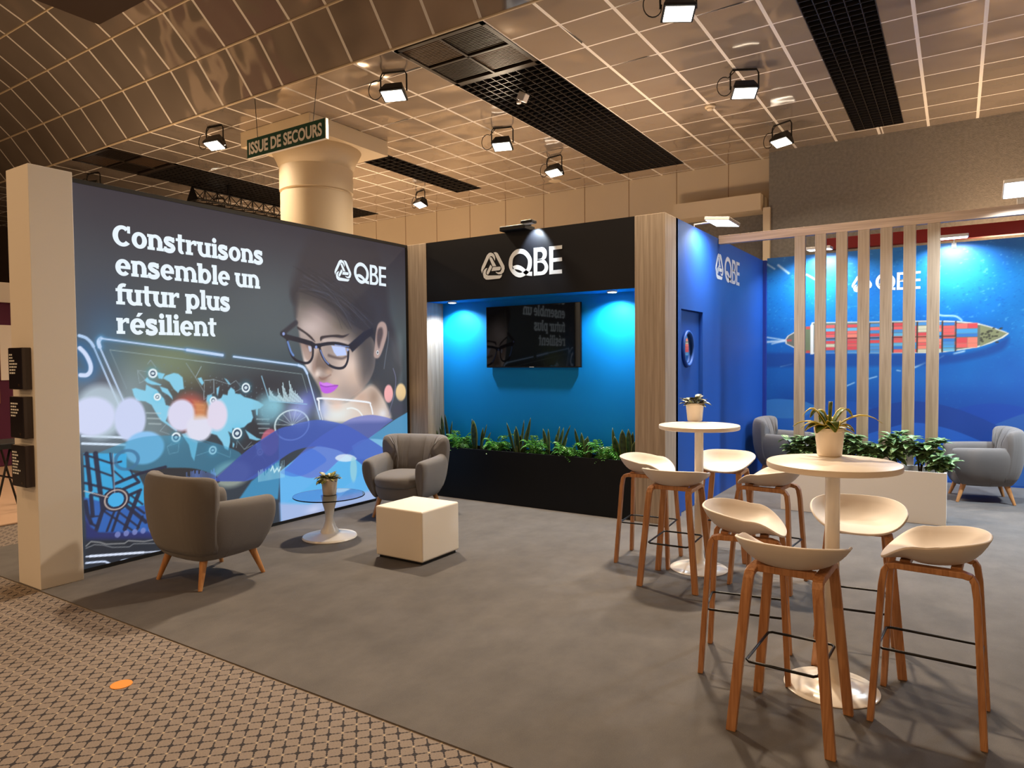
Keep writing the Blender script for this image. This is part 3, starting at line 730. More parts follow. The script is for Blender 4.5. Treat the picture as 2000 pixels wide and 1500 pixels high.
# glasses
gl = (30, 30, 44)
C.poly(SP([(4.691,1.806),(4.722,1.744),(4.759,1.640),(4.825,1.619),(4.854,1.746),(4.829,1.798)], 4, True), (150, 116, 104), .5, .03)
C.poly([(5.111,1.776),(5.308,1.762),(5.329,1.673),(5.188,1.664),(5.146,1.705)], (190, 206, 250), 1, .012)
C.poly(SP([(4.801,1.766),(4.839,1.756),(4.840,1.714),(4.816,1.714)], 4, True), (190, 200, 230), .9, .012)
C.line(SP([(4.533,1.844),(4.568,1.722),(4.617,1.640),(4.706,1.601),(4.797,1.596),(4.852,1.651),(4.861,1.746),(4.842,1.788)]), .026, gl, 1, .008)
C.line([(4.479,1.883),(4.534,1.854),(4.685,1.827),(4.842,1.793),(4.895,1.767),(4.950,1.773)], .05, gl, 1, .010)
C.line(SP([(4.545,1.804),(4.580,1.712),(4.611,1.671)]), .022, (110, 150, 220), .9, .012)
C.line(SP([(4.950,1.757),(4.989,1.661),(5.071,1.574),(5.185,1.535),(5.288,1.545),(5.342,1.617),(5.355,1.717)]), .028, gl, 1, .008)
C.line(SP([(4.950,1.777),(5.076,1.797),(5.220,1.796),(5.383,1.763)]), .036, gl, 1, .008)
C.line(SP([(4.963,1.725),(5.016,1.629),(5.071,1.580)]), .012, (130, 160, 230), .9, .010)
C.line([(5.162,1.784),(5.383,1.763)], .008, (150, 180, 250), .9, .008)
C.poly([(5.354,1.785),(5.589,1.937),(5.735,1.988),(5.750,1.919),(5.635,1.858),(5.413,1.707)], gl, 1, .014)
C.line([(4.485,1.888),(4.651,2.001)], .05, (44, 44, 56), .9, .02)
for u, v in [(4.905,1.757),(5.345,1.734),(4.497,1.884)]: C.disc(u, v, .016, .016, (150, 170, 230), .9, .4)
# bokeh at the right, hand, jacket
C.disc(*[(5.980,1.224)][0], .075, .105, (250, 176, 176), .95, .2); C.disc(*[(6.192,1.232)][0], .09, .105, (240, 206, 150), .95, .25)
for (u, v), (ru, rv, col, al) in zip([(6.125,1.028),(4.748,1.190),(4.629,1.093),(4.816,1.239),(4.359,1.181)], ((.16, .12, (60, 56, 76), .8), (.14, .12, (130, 140, 216), .8), (.16, .12, (170, 180, 236), .8), (.08, .10, (90, 100, 170), .7), (.16, .10, (150, 214, 228), .8))): C.blob(u, v, ru, rv, col, al)
# tablets of light
cy = (190, 214, 246)
C.line(SP([(2.765,1.800),(2.751,1.786),(2.746,1.765),(2.753,1.734)]), .03, cy, 1, .006, .03, (90, 170, 230))
C.line([(2.753,1.734),(2.934,1.278)], .014, cy, .9)
C.line([(2.765,1.799),(3.476,1.716),(3.742,1.679)], .012, cy, .95, .006, .018, (90, 150, 200))
C.line([(3.476,1.716),(3.818,1.671)], .024, cy, 1, .006, .025, (90, 150, 220))
C.line([(3.931,1.658),(4.672,1.571)], .016, cy, 1, .006, .018, (90, 150, 200))
C.line(SP([(4.672,1.571),(4.733,1.550),(4.761,1.518),(4.781,1.486)]), .026, cy, 1, .006, .018, (90, 150, 200))
C.line([(4.781,1.486),(4.942,1.003)], .014, cy, .95)
C.line([(2.829,1.711),(3.740,1.599)], .006, (150, 170, 170), .8); C.line([(3.543,1.623),(4.714,1.481),(4.778,1.290)], .006, (150, 170, 170), .8); C.line([(2.829,1.711),(2.952,1.399)], .006, (130, 150, 160), .7)
C.line(SP([(2.607,1.817),(2.654,1.801),(2.689,1.768),(2.707,1.737)]), .024, cy, 1); C.line([(2.707,1.737),(2.892,1.259)], .014, cy, .9)
C.line(SP([(2.609,1.722),(2.645,1.682),(2.672,1.628),(2.684,1.580),(2.676,1.539),(2.650,1.516),(2.608,1.517)]), .032, (206, 220, 250), 1, .008, .07, (30, 110, 180))
C.line([(2.608,1.053),(2.955,1.005)], .018, (214, 232, 250), 1); C.line([(2.606,0.995),(2.932,0.950)], .018, (214, 232, 250), 1)
C.line(SP([(4.935,1.104),(4.930,1.190),(4.965,1.221),(5.604,1.148),(5.683,1.103),(5.714,1.007)]), .020, (240, 244, 250), 1); C.line([(4.935,1.115),(4.974,0.994)], .010, (230, 236, 250), .8)
C.line(SP([(5.323,1.090),(5.399,1.091),(5.491,1.057),(5.553,0.995)]), .018, (240, 246, 246), .8)
# world map
rr = random.Random(3)
for (u, v) in [(3.15 + .06 * i, 1.62 - .05 * j - .015 * i) for i in range(26) for j in range(7)]:
    if rr.random() < .8: C.disc(u, v, .007, .007, (110, 126, 134), .55, .6)
mp_c = (134, 208, 238)
C.poly([(2.994,1.397),(3.023,1.403),(3.073,1.386),(3.102,1.378),(3.111,1.429),(3.148,1.406),(3.200,1.381),(3.229,1.336),(3.259,1.304),(3.273,1.251),(3.319,1.233),(3.343,1.262),(3.333,1.179),(3.286,1.153),(3.269,1.116),(3.315,1.075),(3.369,1.032),(3.361,1.018),(3.299,1.069),(3.223,1.127),(3.187,1.189),(3.151,1.258),(3.100,1.290),(3.027,1.302),(3.007,1.346)], mp_c, .95, .01)
for poly in ([(3.097,1.466),(3.120,1.487),(3.142,1.464),(3.239,1.424),(3.231,1.417),(3.156,1.427),(3.119,1.443)], [(3.203,1.529),(3.272,1.513),(3.248,1.469),(3.217,1.477)], [(3.223,1.410),(3.292,1.385),(3.329,1.323),(3.336,1.293),(3.298,1.332),(3.245,1.365)], [(3.255,1.476),(3.279,1.498),(3.350,1.519),(3.390,1.511),(3.429,1.479),(3.439,1.379),(3.402,1.373),(3.385,1.347),(3.347,1.383),(3.309,1.445)], [(3.569,1.468),(3.603,1.475),(3.627,1.427),(3.610,1.404),(3.585,1.436)], [(3.408,0.991),(3.457,1.001),(3.555,0.906),(3.536,0.822),(3.517,0.746),(3.493,0.788),(3.471,0.892)]):
    C.poly(poly, mp_c, .95, .01)
C.poly([(3.644,1.260),(3.658,1.315),(3.698,1.321),(3.714,1.280),(3.758,1.270),(3.794,1.284),(3.813,1.316),(3.858,1.306),(3.868,1.346),(3.896,1.377),(3.932,1.351),(3.941,1.318),(3.997,1.307),(4.034,1.281),(4.111,1.260),(4.189,1.231),(4.248,1.193),(4.207,1.162),(4.157,1.156),(4.108,1.151),(4.126,1.082),(4.106,1.042),(4.066,1.028),(4.027,0.998),(3.989,0.993),(3.951,0.972),(3.905,1.000),(3.895,0.952),(3.858,0.972),(3.875,0.921),(3.874,0.872),(3.854,0.801),(3.818,0.821),(3.793,0.881),(3.741,0.950),(3.680,0.972),(3.665,1.053),(3.701,1.114),(3.660,1.212)], mp_c, .95, .012)
for poly in ([(4.157,1.156),(4.182,1.163),(4.176,1.096),(4.161,1.105)], [(3.752,1.375),(3.779,1.390),(3.768,1.334),(3.759,1.302),(3.749,1.335)], [(3.830,1.461),(3.852,1.452),(3.897,1.402),(3.874,1.402)], [(3.902,0.869),(3.920,0.851),(3.910,0.819),(3.899,0.829)], [(4.036,0.972),(4.161,0.885),(4.220,0.862),(4.160,0.859),(4.082,0.884)], [(4.149,0.827),(4.219,0.836),(4.279,0.787),(4.257,0.738),(4.187,0.737),(4.148,0.784)]):
    C.poly(poly, mp_c, .9, .01)
# bar chart
base0, base1 = [(4.318,1.232),(4.719,1.191)]
hts = [.6, .25, 1.0, .7, .5, .35, .3, .25, .4, .95, .6, .4, .3, .8, .4, 1.5, .9, .7, .55, .4, 1.2, 1.05, .9, .8, .65, .5, .75, .6, .5, .45, .35, .3, .25, .2, .12, .1]
for i, hh in enumerate([.2, .55, .45, .4, .3, .22, .2, .18, .2, .25, .55, .36, .26, .2, .15, .7, .85, .6, .42, .3, .2, .35, .55, .95, .8, .62, .5, .42, .52, .36, .4, .3, .25, .2, .14, .1]):
    t = i / 35; u = base0[0] + (base1[0] - base0[0]) * t; v = base0[1] + (base1[1] - base0[1]) * t
    C.line([(u, v), (u - .03 * hh, v + .22 * hh)], .008, (206, 236, 246), .95, .004)
C.line([(4.230,1.471),(4.315,1.228),(4.770,1.170)], .010, (150, 200, 226), .9)
# links, icons, small text
for seg in ([(3.041,1.547),(3.056,1.442),(3.105,1.466),(3.041,1.547),(3.143,1.530)], [(3.127,1.597),(3.153,1.629),(3.197,1.566)], [(3.465,1.601),(3.548,1.476),(3.605,1.569)], [(3.548,1.476),(3.625,1.349),(3.624,1.278)], [(3.632,1.447),(3.723,1.452),(3.725,1.328)], [(3.548,1.476),(3.605,1.572)], [(3.632,1.446),(3.723,1.454),(3.888,1.402),(3.949,1.437),(3.999,1.382)], [(3.632,1.446),(3.623,1.277),(3.720,1.336),(3.723,1.454)], [(3.938,0.816),(3.949,0.881),(4.022,0.790),(4.101,0.849),(4.022,0.790),(4.120,0.821)], [(3.276,1.093),(3.217,1.035),(3.297,1.001)], [(3.319,0.923),(3.275,0.898),(3.293,0.832),(3.372,0.841),(3.382,0.924),(3.275,0.898)], [(3.693,0.819),(3.538,0.790)], [(3.693,0.819),(3.871,0.733),(3.877,0.798)], [(4.107,0.688),(4.187,0.746),(4.260,0.642)], [(3.941,1.335),(4.037,1.372)]):
    C.line(seg, .005, (150, 170, 180), .75, .005)
for (u, v), s_ in zip([(3.169,1.519),(3.202,1.322),(3.356,0.969),(3.714,1.265)] + [(4.054,1.367),(3.950,0.947),(3.698,0.819),(4.195,0.745)], (.09, .07, .10, .08, .11, .13, .09, .08)):
    s_ *= .66; C.blob(u, v, s_ * .9, s_ * .9, (60, 180, 220), .6)
    C.disc(u, v, s_ * .5, s_ * .5, (36, 60, 90), .9, .15); C.ring(u, v, s_ * .52, s_ * .52, .008, (226, 240, 246)); C.disc(u, v, s_ * .24, s_ * .2, (226, 240, 246), .9, .2)
for (u, v), n_, w_ in zip([(3.105,1.195),(3.497,1.242)] + [(4.165,1.063)], (3, 4, 4), (.12, .12, .14)):
    for i in range(n_): C.line([(u + .01 * i, v - .045 * i), (u + w_, v - .012 - .045 * i)], .012, (190, 206, 210), .55, .008)
# bokeh discs
C.blob(2.70, 1.2, .26, .3, (200, 216, 236), .6)
for (u, v), (ru, rv, col, al, so) in zip([(2.750,1.229),(2.688,1.196),(2.974,1.153),(3.085,0.909),(3.487,1.168),(3.411,1.155),(3.573,1.029),(3.749,1.131)] + [(4.311,0.827),(4.308,1.147),(3.885,0.576)], (
    (.185, .21, (186, 206, 220), .8, .3), (.17, .15, (206, 214, 244), 1, .2), (.125, .175, (200, 210, 242), 1, .18), (.165, .135, (138, 194, 240), 1, .15), (.16, .16, (220, 90, 80), .7, .6), (.125, .135, (216, 214, 238), 1, .2), (.125, .12, (220, 220, 238), 1, .25), (.105, .14, (222, 214, 234), 1, .25), (.105, .13, (206, 106, 130), .8, .15), (.15, .14, (130, 190, 210), .7, .8), (.2, .12, (200, 210, 190), .6, .4))):
    C.disc(u, v, ru, rv, col, al, so)
C.poly([(3.530,1.267),(3.657,1.244),(3.645,1.119),(3.535,1.119)], (214, 150, 90), .7, .05)
# wide translucent waves
C.poly(SP([(2.720,0.910),(2.870,0.956),(3.041,0.996),(3.220,0.997),(3.416,0.967),(3.622,0.899),(3.721,0.857)], 5) + SP([(3.576,0.927),(3.783,0.858),(3.992,0.743),(3.850,0.646),(3.722,0.579),(3.619,0.622),(3.518,0.660)], 4) + [(3.614,0.576),(2.718,0.807)], (60, 150, 190), .55, .008)
C.poly([(2.612,0.920),(2.936,0.878),(2.933,0.750),(3.031,0.685),(3.072,0.591),(3.068,0.416),(3.092,0.212),(2.709,0.294),(2.645,0.356),(2.615,0.438)], (52, 170, 226), .92, .01)
C.poly(SP([(2.606,0.583),(2.748,0.517),(2.855,0.448),(3.039,0.436),(3.173,0.441)], 4) + [(3.166,0.173),(2.708,0.287),(2.645,0.342),(2.614,0.404)], (40, 88, 170), .9, .01)
C.poly(SP([(3.080,0.663),(3.206,0.717),(3.335,0.710),(3.538,0.672),(3.727,0.579),(3.725,0.512),(3.309,0.535)], 4, True), (40, 40, 46), .95, .01)
ribbon = SP([(3.686,0.540),(3.850,0.646),(3.992,0.743),(4.200,0.855),(4.418,0.947)] + [(4.565,0.967),(4.692,0.989),(4.923,0.997),(5.238,0.931),(5.460,0.836),(5.653,0.725),(5.917,0.573)], 5) + SP([(5.606,0.386),(5.453,0.505),(5.177,0.650),(4.883,0.723),(4.622,0.713),(4.435,0.647),(4.270,0.563),(4.111,0.495)], 5) + [(4.015,0.490)]
C.poly([(4.416,0.524),(4.684,0.667),(4.917,0.733),(5.195,0.648),(5.453,0.505),(5.606,0.386),(5.739,0.032),(4.901,0.057),(4.420,0.022)], (96, 178, 236), 1, .01)
C.poly([(4.092,0.478),(4.295,0.595),(4.421,0.648),(4.416,0.429),(4.390,0.257),(3.954,0.333)], (60, 150, 200), .85, .02)
back = SP([(4.477,0.528),(4.685,0.680),(4.919,0.812),(5.238,0.931),(5.425,0.983),(5.679,0.996),(5.925,0.952),(6.053,0.910)], 5) + SP([(5.902,0.848),(5.673,0.737),(5.417,0.636),(5.193,0.538),(4.978,0.418),(4.809,0.403),(4.647,0.453)], 5)
C.poly(back, (96, 110, 200), .72, .008)
C.poly(SP([(6.311,0.985),(6.075,0.908),(5.859,0.822),(5.633,0.727),(5.379,0.627),(5.174,0.513),(4.943,0.397),(4.675,0.281),(4.469,0.201)], 5) + [(4.902,0.097),(5.448,0.308),(5.960,0.560),(6.302,0.567)], (84, 176, 232), .72, .008)
C.poly(SP([(5.380,0.669),(5.535,0.723),(5.734,0.717),(5.983,0.662),(6.302,0.537)], 4) + [(6.299,0.414),(5.453,0.520)], (150, 206, 242), .6, .01)
for a in np.linspace(0.1, 3.0, 8):
    c0 = [(4.581,0.972)][0]; C.line([c0, (c0[0] + .20 * math.cos(a), c0[1] + .145 * math.sin(a))], .006, (214, 236, 240), .6)
C.ring(*[(4.581,0.972)][0], .21, .15, .007, (220, 240, 244), .8)
C.poly(ribbon, (62, 92, 190), .82, .008)
C.poly([(3.516,0.566),(3.723,0.583),(3.992,0.743),(4.418,0.947),(4.411,0.649),(4.015,0.490)], (54, 62, 128), .45, .008)
C.poly(SP([(4.432,0.522),(4.556,0.581),(4.684,0.667),(4.816,0.711),(5.016,0.574),(4.912,0.508),(4.744,0.452),(4.584,0.450),(4.461,0.493)], 4, True), (60, 110, 214), .6, .01)
C.blob(*[(4.694,1.079)][0], .14, .14, (140, 160, 226), .45)
C.poly([(4.409,0.212),(4.769,0.141),(5.742,0.133),(5.739,0.002),(4.419,0.009)], (166, 182, 224), .9, .04)
C.blob(*[(4.834,0.070)][0], .12, .05, (206, 214, 244), .7)
C.poly(SP([(5.139,0.572),(5.212,0.598),(5.359,0.580),(5.453,0.520),(5.320,0.508),(5.192,0.532)], 4, True), (226, 236, 246), .8, .01)
C.disc(*[(5.403,0.413)][0], .05, .14, (150, 206, 220), .8, .3)
C.line([(4.419,0.949),(4.408,0.028)], .008, (60, 100, 160), .5, .01)
C.line([(4.314,0.549),(4.336,0.589),(4.355,0.526),(4.387,0.565),(4.408,0.527),(4.430,0.568)], .014, (214, 240, 244), .9)
for i in range(22):
    u, v = [(3.444,0.610)][0]; C.line([(u + .013 * i, v - .02 - .004 * i), (u + .013 * i, v + .05 * rr.random())], .006, (110, 150, 240), .8, .005)
for i in range(26):
    u, v = [(4.171,0.492)][0]; C.line([(u + .012 * i, v - .03), (u + .012 * i, v + .08 * rr.random() + .003 * i)], .006, (170, 220, 236), .7, .005)
# street map on the lower left tablet
rd = (30, 34, 58)
for seg, wd in (([(2.635,0.914),(2.656,0.630)], .05), ([(2.699,0.907),(2.727,0.597)], .06), ([(2.619,0.909),(2.817,0.815)], .025), ([(2.616,0.821),(2.814,0.717)], .025), ([(2.616,0.691),(2.818,0.603)], .03), ([(2.809,0.894),(2.834,0.587)], .022), ([(2.826,0.892),(2.833,0.658)], .014), ([(2.823,0.814),(2.892,0.820)], .025), ([(2.835,0.753),(2.909,0.674)], .022), ([(2.961,0.746),(2.981,0.700)], .02),
                ([(2.839,0.649),(3.046,0.705),(3.257,0.728)], .04), ([(2.872,0.587),(3.030,0.634),(2.988,0.692)], .04), ([(2.913,0.531),(3.042,0.567)], .04), ([(2.684,0.591),(2.802,0.535)], .045), ([(2.658,0.588),(2.666,0.428)], .05), ([(2.730,0.590),(2.740,0.456),(2.689,0.312)], .05), ([(2.618,0.547),(2.628,0.449),(2.652,0.375)], .05), ([(2.740,0.456),(2.814,0.477)], .035), ([(2.753,0.446),(2.962,0.254)], .025), ([(2.834,0.445),(2.768,0.288)], .03), ([(2.868,0.431),(2.809,0.280)], .035), ([(3.027,0.547),(2.906,0.273)], .055), ([(2.912,0.516),(3.066,0.372)], .03), ([(2.925,0.457),(3.079,0.296)], .05), ([(2.874,0.409),(3.020,0.264)], .025), ([(2.962,0.536),(3.054,0.448)], .025), ([(3.051,0.345),(3.005,0.252)], .035), ([(2.646,0.377),(2.690,0.340)], .03), ([(2.653,0.424),(2.705,0.417)], .02)):
    C.line(seg, wd * .62, rd, .92, .008)
c0 = [(2.844,0.522)][0]; C.disc(c0[0], c0[1], .108, .095, rd, .95, .05); C.disc(c0[0], c0[1], .062, .056, (64, 170, 226), 1, .06); C.ring(c0[0], c0[1], .086, .077, .005, (190, 170, 160))
c1 = [(2.938,0.828)][0]; C.ring(c1[0], c1[1], .09, .075, .012, (56, 110, 150), .8); C.line([(2.608,0.631),(2.782,0.553)], .007, (206, 190, 180), .9); C.line([(2.832,0.891),(2.834,0.579)], .006, (206, 206, 214), .8)
C.poly([(2.615,0.438),(2.651,0.341),(2.708,0.287),(3.106,0.209),(3.165,0.129),(2.613,0.246)], (34, 44, 110), .85, .02)
for i in range(6):
    u, v = [(2.849,0.241)][0]; C.disc(u + .068 * i, v - .004 * i, .022, .024, (120, 130, 190), .85, .2)
C.poly([(2.604,0.255),(3.241,0.119),(3.391,-0.216),(2.596,-0.004)], (30, 38, 50), .95, .05)
C.line([(2.612,0.205),(2.648,0.231),(2.713,0.210),(2.759,0.185),(2.902,0.159),(2.931,0.174),(3.060,0.138),(3.134,0.136)], .010, (150, 150, 150), .8); C.line([(2.611,0.188),(2.673,0.201),(2.739,0.183),(2.805,0.149),(2.937,0.122),(2.973,0.139),(3.149,0.103)], .008, (130, 132, 136), .8)
C.line([(2.609,0.123),(3.208,0.023)], .010, (214, 224, 246), 1); C.line([(2.638,0.119),(3.050,0.050)], .018, (220, 230, 250), 1)
C.line(SP([(2.608,0.074),(2.729,0.055),(2.762,0.040),(2.795,0.014)]), .014, (206, 220, 246), 1); C.line(SP([(2.850,0.010),(2.878,0.027),(2.962,0.015)]), .014, (206, 220, 246), 1)
sheet = C.build('printed_graphic', lambda u, v: np.stack([np.zeros_like(u), u - 2.52, v], 1), M['backlit'], lw)

# ------------------------------------------------------------ slab lettering and the emblem, as flat cut shapes
def arc(cx, cy, rx, ry, a0, a1, n=14):
    return [(cx + rx * math.cos(math.radians(a0 + (a1 - a0) * k / n)), cy + ry * math.sin(math.radians(a0 + (a1 - a0) * k / n))) for k in range(n + 1)]
def strip(o, i): return [[o[k], o[k + 1], i[k + 1], i[k]] for k in range(len(o) - 1)]
def R(x0, x1, y0, y1): return [(x0, y0), (x1, y0), (x1, y1), (x0, y1)]
def ringp(cx, cy, rx, ry, tx, ty, a0=0, a1=360, n=28): return strip(arc(cx, cy, rx, ry, a0, a1, n), arc(cx, cy, rx - tx, ry - ty, a0, a1, n))
def stem(x, y0, y1, foot=True, head=True, l=9, r=9, S_=34):
    g = [R(x, x + S_, y0, y1)]
    if foot: g.append(R(x - l, x + S_ + r, y0, y0 + 19))
    if head: g.append(R(x - l, x + 2, y1 - 19, y1))
    return g
def archp(x0, x1): # arch joining two stems (x0 = left stem right edge, x1 = right stem left edge)
    w = x1 - x0
    o = [(x0 - 2, 82)] + arc(x0 + w * .55, 60, w * .45 + 31, 43, 150, 0, 12)
    i = [(x0 - 2, 62)] + arc(x0 + w * .42, 58, w * .58, 22, 150, 0, 12)
    return strip(o, i)
def rot(g, W): return [[(W - x, 100 - y) for x, y in p] for p in g]
def sshape(w, h, y0=0):
    k = h / 100.0
    path = SP([(w * .86, 74), (w * .70, 86), (w * .48, 89), (w * .24, 84), (w * .18, 70), (w * .32, 58), (w * .58, 48), (w * .80, 38), (w * .84, 24), (w * .66, 12), (w * .42, 9), (w * .22, 14), (w * .10, 28)], 5)
    out = []; o = []; i = []
    for q in range(len(path)):
        a = path[max(q - 1, 0)]; b = path[min(q + 1, len(path) - 1)]
        dx, dy = b[0] - a[0], b[1] - a[1]; L = math.hypot(dx, dy) or 1; t = 15.5 if abs(dy) < abs(dx) * .8 else 13.5
        o.append((path[q][0] - dy / L * t, (path[q][1] + dx / L * t) * k + y0)); i.append((path[q][0] + dy / L * t, (path[q][1] - dx / L * t) * k + y0))
    out = strip(o, i)
    out.append([(x, y * k + y0) for x, y in R(w * .76, w * .92, 66, 100)]); out.append([(x, y * k + y0) for x, y in R(w * .04, w * .20, 0, 34)])
    return out
GN = stem(9, 0, 100) + archp(40, 74) + stem(74, 0, 64, True, False)
GLY = {
 'n': (GN, 116), 'u': (rot(GN, 114), 116),
 'm': (stem(9, 0, 100) + archp(40, 72) + stem(72, 0, 64, True, False, 4, 4) + archp(103, 136) + stem(136, 0, 64, True, False), 178),
 'o': (ringp(54, 50, 53, 53, 34, 24), 109),
 'e': (ringp(53, 50, 52, 53, 34, 24, 8, 318) + [R(24, 103, 42, 60)], 107),
 'C': (ringp(66, 63, 65, 66, 36, 24, 48, 318) + [R(98, 118, 84, 128)], 126),
 's': (sshape(88, 100), 92),
 't': ([R(16, 47, 26, 128), R(0, 70, 81, 100)] + strip(arc(46, 28, 30, 30, 180, 300, 10), arc(50, 28, 3, 8, 180, 300, 10)), 74),
 'r': (stem(9, 0, 100, True, True, 9, 14) + strip([(38, 84)] + arc(70, 62, 32, 40, 140, 60, 8), [(38, 56)] + arc(70, 52, 30, 26, 150, 60, 8)) + [R(66, 86, 68, 100)], 90),
 'i': (stem(11, 0, 100) + [arc(26, 124, 18, 18, 0, 345, 16)], 54),
 'l': (stem(11, 0, 136), 54),
 'b': (stem(9, 0, 136, False) + ringp(64, 50, 52, 53, 34, 24), 119),
 'p': (stem(9, -34, 100) + ringp(64, 50, 52, 53, 34, 24), 119),
 'f': ([R(13, 44, 0, 108), R(0, 68, 81, 100), R(2, 62, 0, 19)] + strip(arc(54, 100, 41, 34, 180, 62, 10), arc(58, 98, 15, 14, 180, 62, 10)), 68),
 ' ': ([], 42),
}
GLY['\u00e9'] = (GLY['e'][0] + [[(44, 112), (66, 112), (92, 138), (58, 138)]], 107)
def slab_line(mb, txt, y0, y1, z, xh):
    tot = sum(GLY[c][1] for c in txt); k = (y1 - y0) / tot; x = y0; kz = xh / 100.0
    for c in txt:
        for p in GLY[c][0]: mb.flat([(x + a * k, z + b * kz) for a, b in p], (0.0016, -2.52, 0), (0, 1, 0), (0, 0, 1))
        x += GLY[c][1] * k
hl = MB()
for txt, a, b, z in (('Construisons', 2.872, 4.276, 2.539), ('ensemble un', 2.887, 4.232, 2.305), ('futur plus', 2.885, 3.908, 2.073), ('r\u00e9silient', 2.884, 3.766, 1.839)):
    slab_line(hl, txt, a, b, z, 0.127)
hl.build('headline', M['backlit_white'], sheet)

EMBLEM = [[(0.016,0.072),(0.004,0.108),(0.014,0.144),(0.082,0.262),(0.108,0.282),(0.135,0.285),(0.161,0.273),(0.180,0.254),(0.189,0.227),(0.186,0.193),(0.164,0.229),(0.149,0.245),(0.130,0.247),(0.113,0.234),(0.052,0.133),(0.030,0.109)],
 [(0.115,0.221),(0.117,0.234),(0.130,0.239),(0.145,0.231),(0.202,0.136),(0.154,0.137)], [(0.168,0.282),(0.196,0.284),(0.221,0.271),(0.239,0.243),(0.305,0.130),(0.308,0.100),(0.294,0.065),(0.265,0.046),(0.231,0.048),(0.206,0.060),(0.191,0.078),(0.225,0.068),(0.256,0.073),(0.270,0.098),(0.263,0.124),(0.199,0.234),(0.189,0.258)],
 [(0.155,0.125),(0.165,0.129),(0.250,0.127),(0.258,0.119),(0.256,0.099),(0.244,0.089),(0.139,0.088)], [(0.087,0.127),(0.058,0.119),(0.036,0.098),(0.028,0.065),(0.038,0.027),(0.067,0.003),(0.098,-0.000),(0.243,0.002),(0.265,0.016),(0.275,0.040),(0.249,0.035),(0.099,0.044),(0.070,0.056),(0.064,0.072),(0.068,0.088),(0.076,0.108)],
 [(0.126,0.158),(0.147,0.135),(0.145,0.124),(0.105,0.064),(0.093,0.053),(0.075,0.064),(0.075,0.079)]]
qo = [(0.646,0.137),(0.638,0.088),(0.611,0.046),(0.570,0.014),(0.503,-0.006),(0.439,0.014),(0.391,0.058),(0.364,0.110),(0.360,0.154),(0.371,0.206),(0.405,0.254),(0.453,0.285),(0.506,0.290),(0.560,0.274),(0.607,0.235),(0.639,0.183),(0.646,0.137)]
qi = [(0.598,0.139),(0.591,0.102),(0.576,0.073),(0.547,0.051),(0.502,0.042),(0.460,0.057),(0.430,0.085),(0.409,0.117),(0.407,0.150),(0.413,0.187),(0.432,0.216),(0.465,0.236),(0.504,0.241),(0.545,0.228),(0.575,0.203),(0.594,0.172),(0.598,0.139)]
LETTERS = strip(SP(qo, 3), SP(qi, 3))
tu = [(0.403,0.115),(0.452,0.126),(0.488,0.121),(0.529,0.102),(0.565,0.074),(0.606,0.047),(0.647,0.043)]
tl = [(0.409,0.087),(0.445,0.084),(0.487,0.073),(0.517,0.058),(0.541,0.039),(0.579,0.011),(0.646,-0.001)]
LETTERS += strip(SP(tu, 4), SP(tl, 4))
LETTERS.append([(0.667,0.282),(0.711,0.281),(0.708,-0.000),(0.665,-0.001)])
LETTERS += strip(SP([(0.707,0.281),(0.776,0.279),(0.810,0.253),(0.822,0.216),(0.815,0.180),(0.792,0.157),(0.706,0.147)], 4), SP([(0.706,0.240),(0.747,0.240),(0.769,0.225),(0.775,0.203),(0.766,0.179),(0.746,0.166),(0.706,0.164)], 4))
LETTERS += strip(SP([(0.706,0.162),(0.786,0.155),(0.826,0.112),(0.837,0.070),(0.822,0.029),(0.785,0.003),(0.704,-0.001)], 4), SP([(0.705,0.128),(0.757,0.126),(0.786,0.104),(0.795,0.073),(0.782,0.050),(0.756,0.037),(0.705,0.039)], 4))
LETTERS += [[(0.850,0.279),(0.896,0.279),(0.894,-0.000),(0.849,-0.001)], [(0.895,0.279),(0.998,0.280),(0.997,0.244),(0.894,0.242)], [(0.894,0.159),(0.995,0.159),(0.997,0.122),(0.893,0.120)], [(0.893,0.039),(0.994,0.039),(0.996,-0.001),(0.893,-0.000)]]
def logo(parent, o, ux, width, m, flip=1):
    uz = Vector((0, 0, 1))
    for nm, shapes in (('emblem', EMBLEM), ('letters', LETTERS)):
        mb = MB()
        for p in shapes: mb.flat([(a * width, b * width) for a, b in p], o, ux, uz)
        mb.build(nm, m, parent)
logo(sheet, (0.0016, 5.170 - 2.52, 2.476), (0, 1, 0), 0.796, M['backlit_white'])
# ------------------------------------------------------------ the stand
st = struct(box_obj('floor_stand', -7.05, 6.0, 2.222, 10.33, -0.006, 0.0, M['grey_carpet']), 'grey needle felt carpet of the stand')
wp = tag(box_obj('white_pillar', -5.78, -5.437, 2.228, 2.515, 0, 3.0, M['white'], bevel=0.003), 'square white pillar carrying three leaflet holders at the near end of the lit wall', 'pillar')
wp['kind'] = 'thing'

def leaflet_holder(z, label, rows, h=0.295):
    t = thing('leaflet_holder', label, 'leaflet holder', (-5.575, 2.2275, z), 0, 'black leaflet holders on the white pillar')
    MB().box(-.105, .105, -.058, -0.001, 0, h).build('pocket', M['acrylic'], t, bevel=0.003)
    lfp = MB().box(-.103, .103, -.0605, -.0585, .004, h - .004).build('leaflet', M['leaflet'], t)
    mb = MB()
    z0 = h - .055
    for i, w in enumerate(rows):
        x = -.088
        while x < -.088 + w:   # small illegible words
            k = random.uniform(.014, .034); mb.box(x, min(x + k, -.088 + w + .01), -.0615, -.0607, z0 - i * .0215, z0 - i * .0215 + .011); x += k + .008
    mb.build('print_lines', M['print_white'], lfp)
    MB().box(.04, .062, -.0615, -.0607, .022, .04).build('print_emblem', M['acrylic'], lfp)
    return t
leaflet_holder(1.425, 'topmost of the three black leaflet holders on the white pillar', (.05, .05, .08, .11, .11, .08, .075))
leaflet_holder(1.08, 'middle black leaflet holder on the white pillar', (.10, .08, .11, .10, .06))
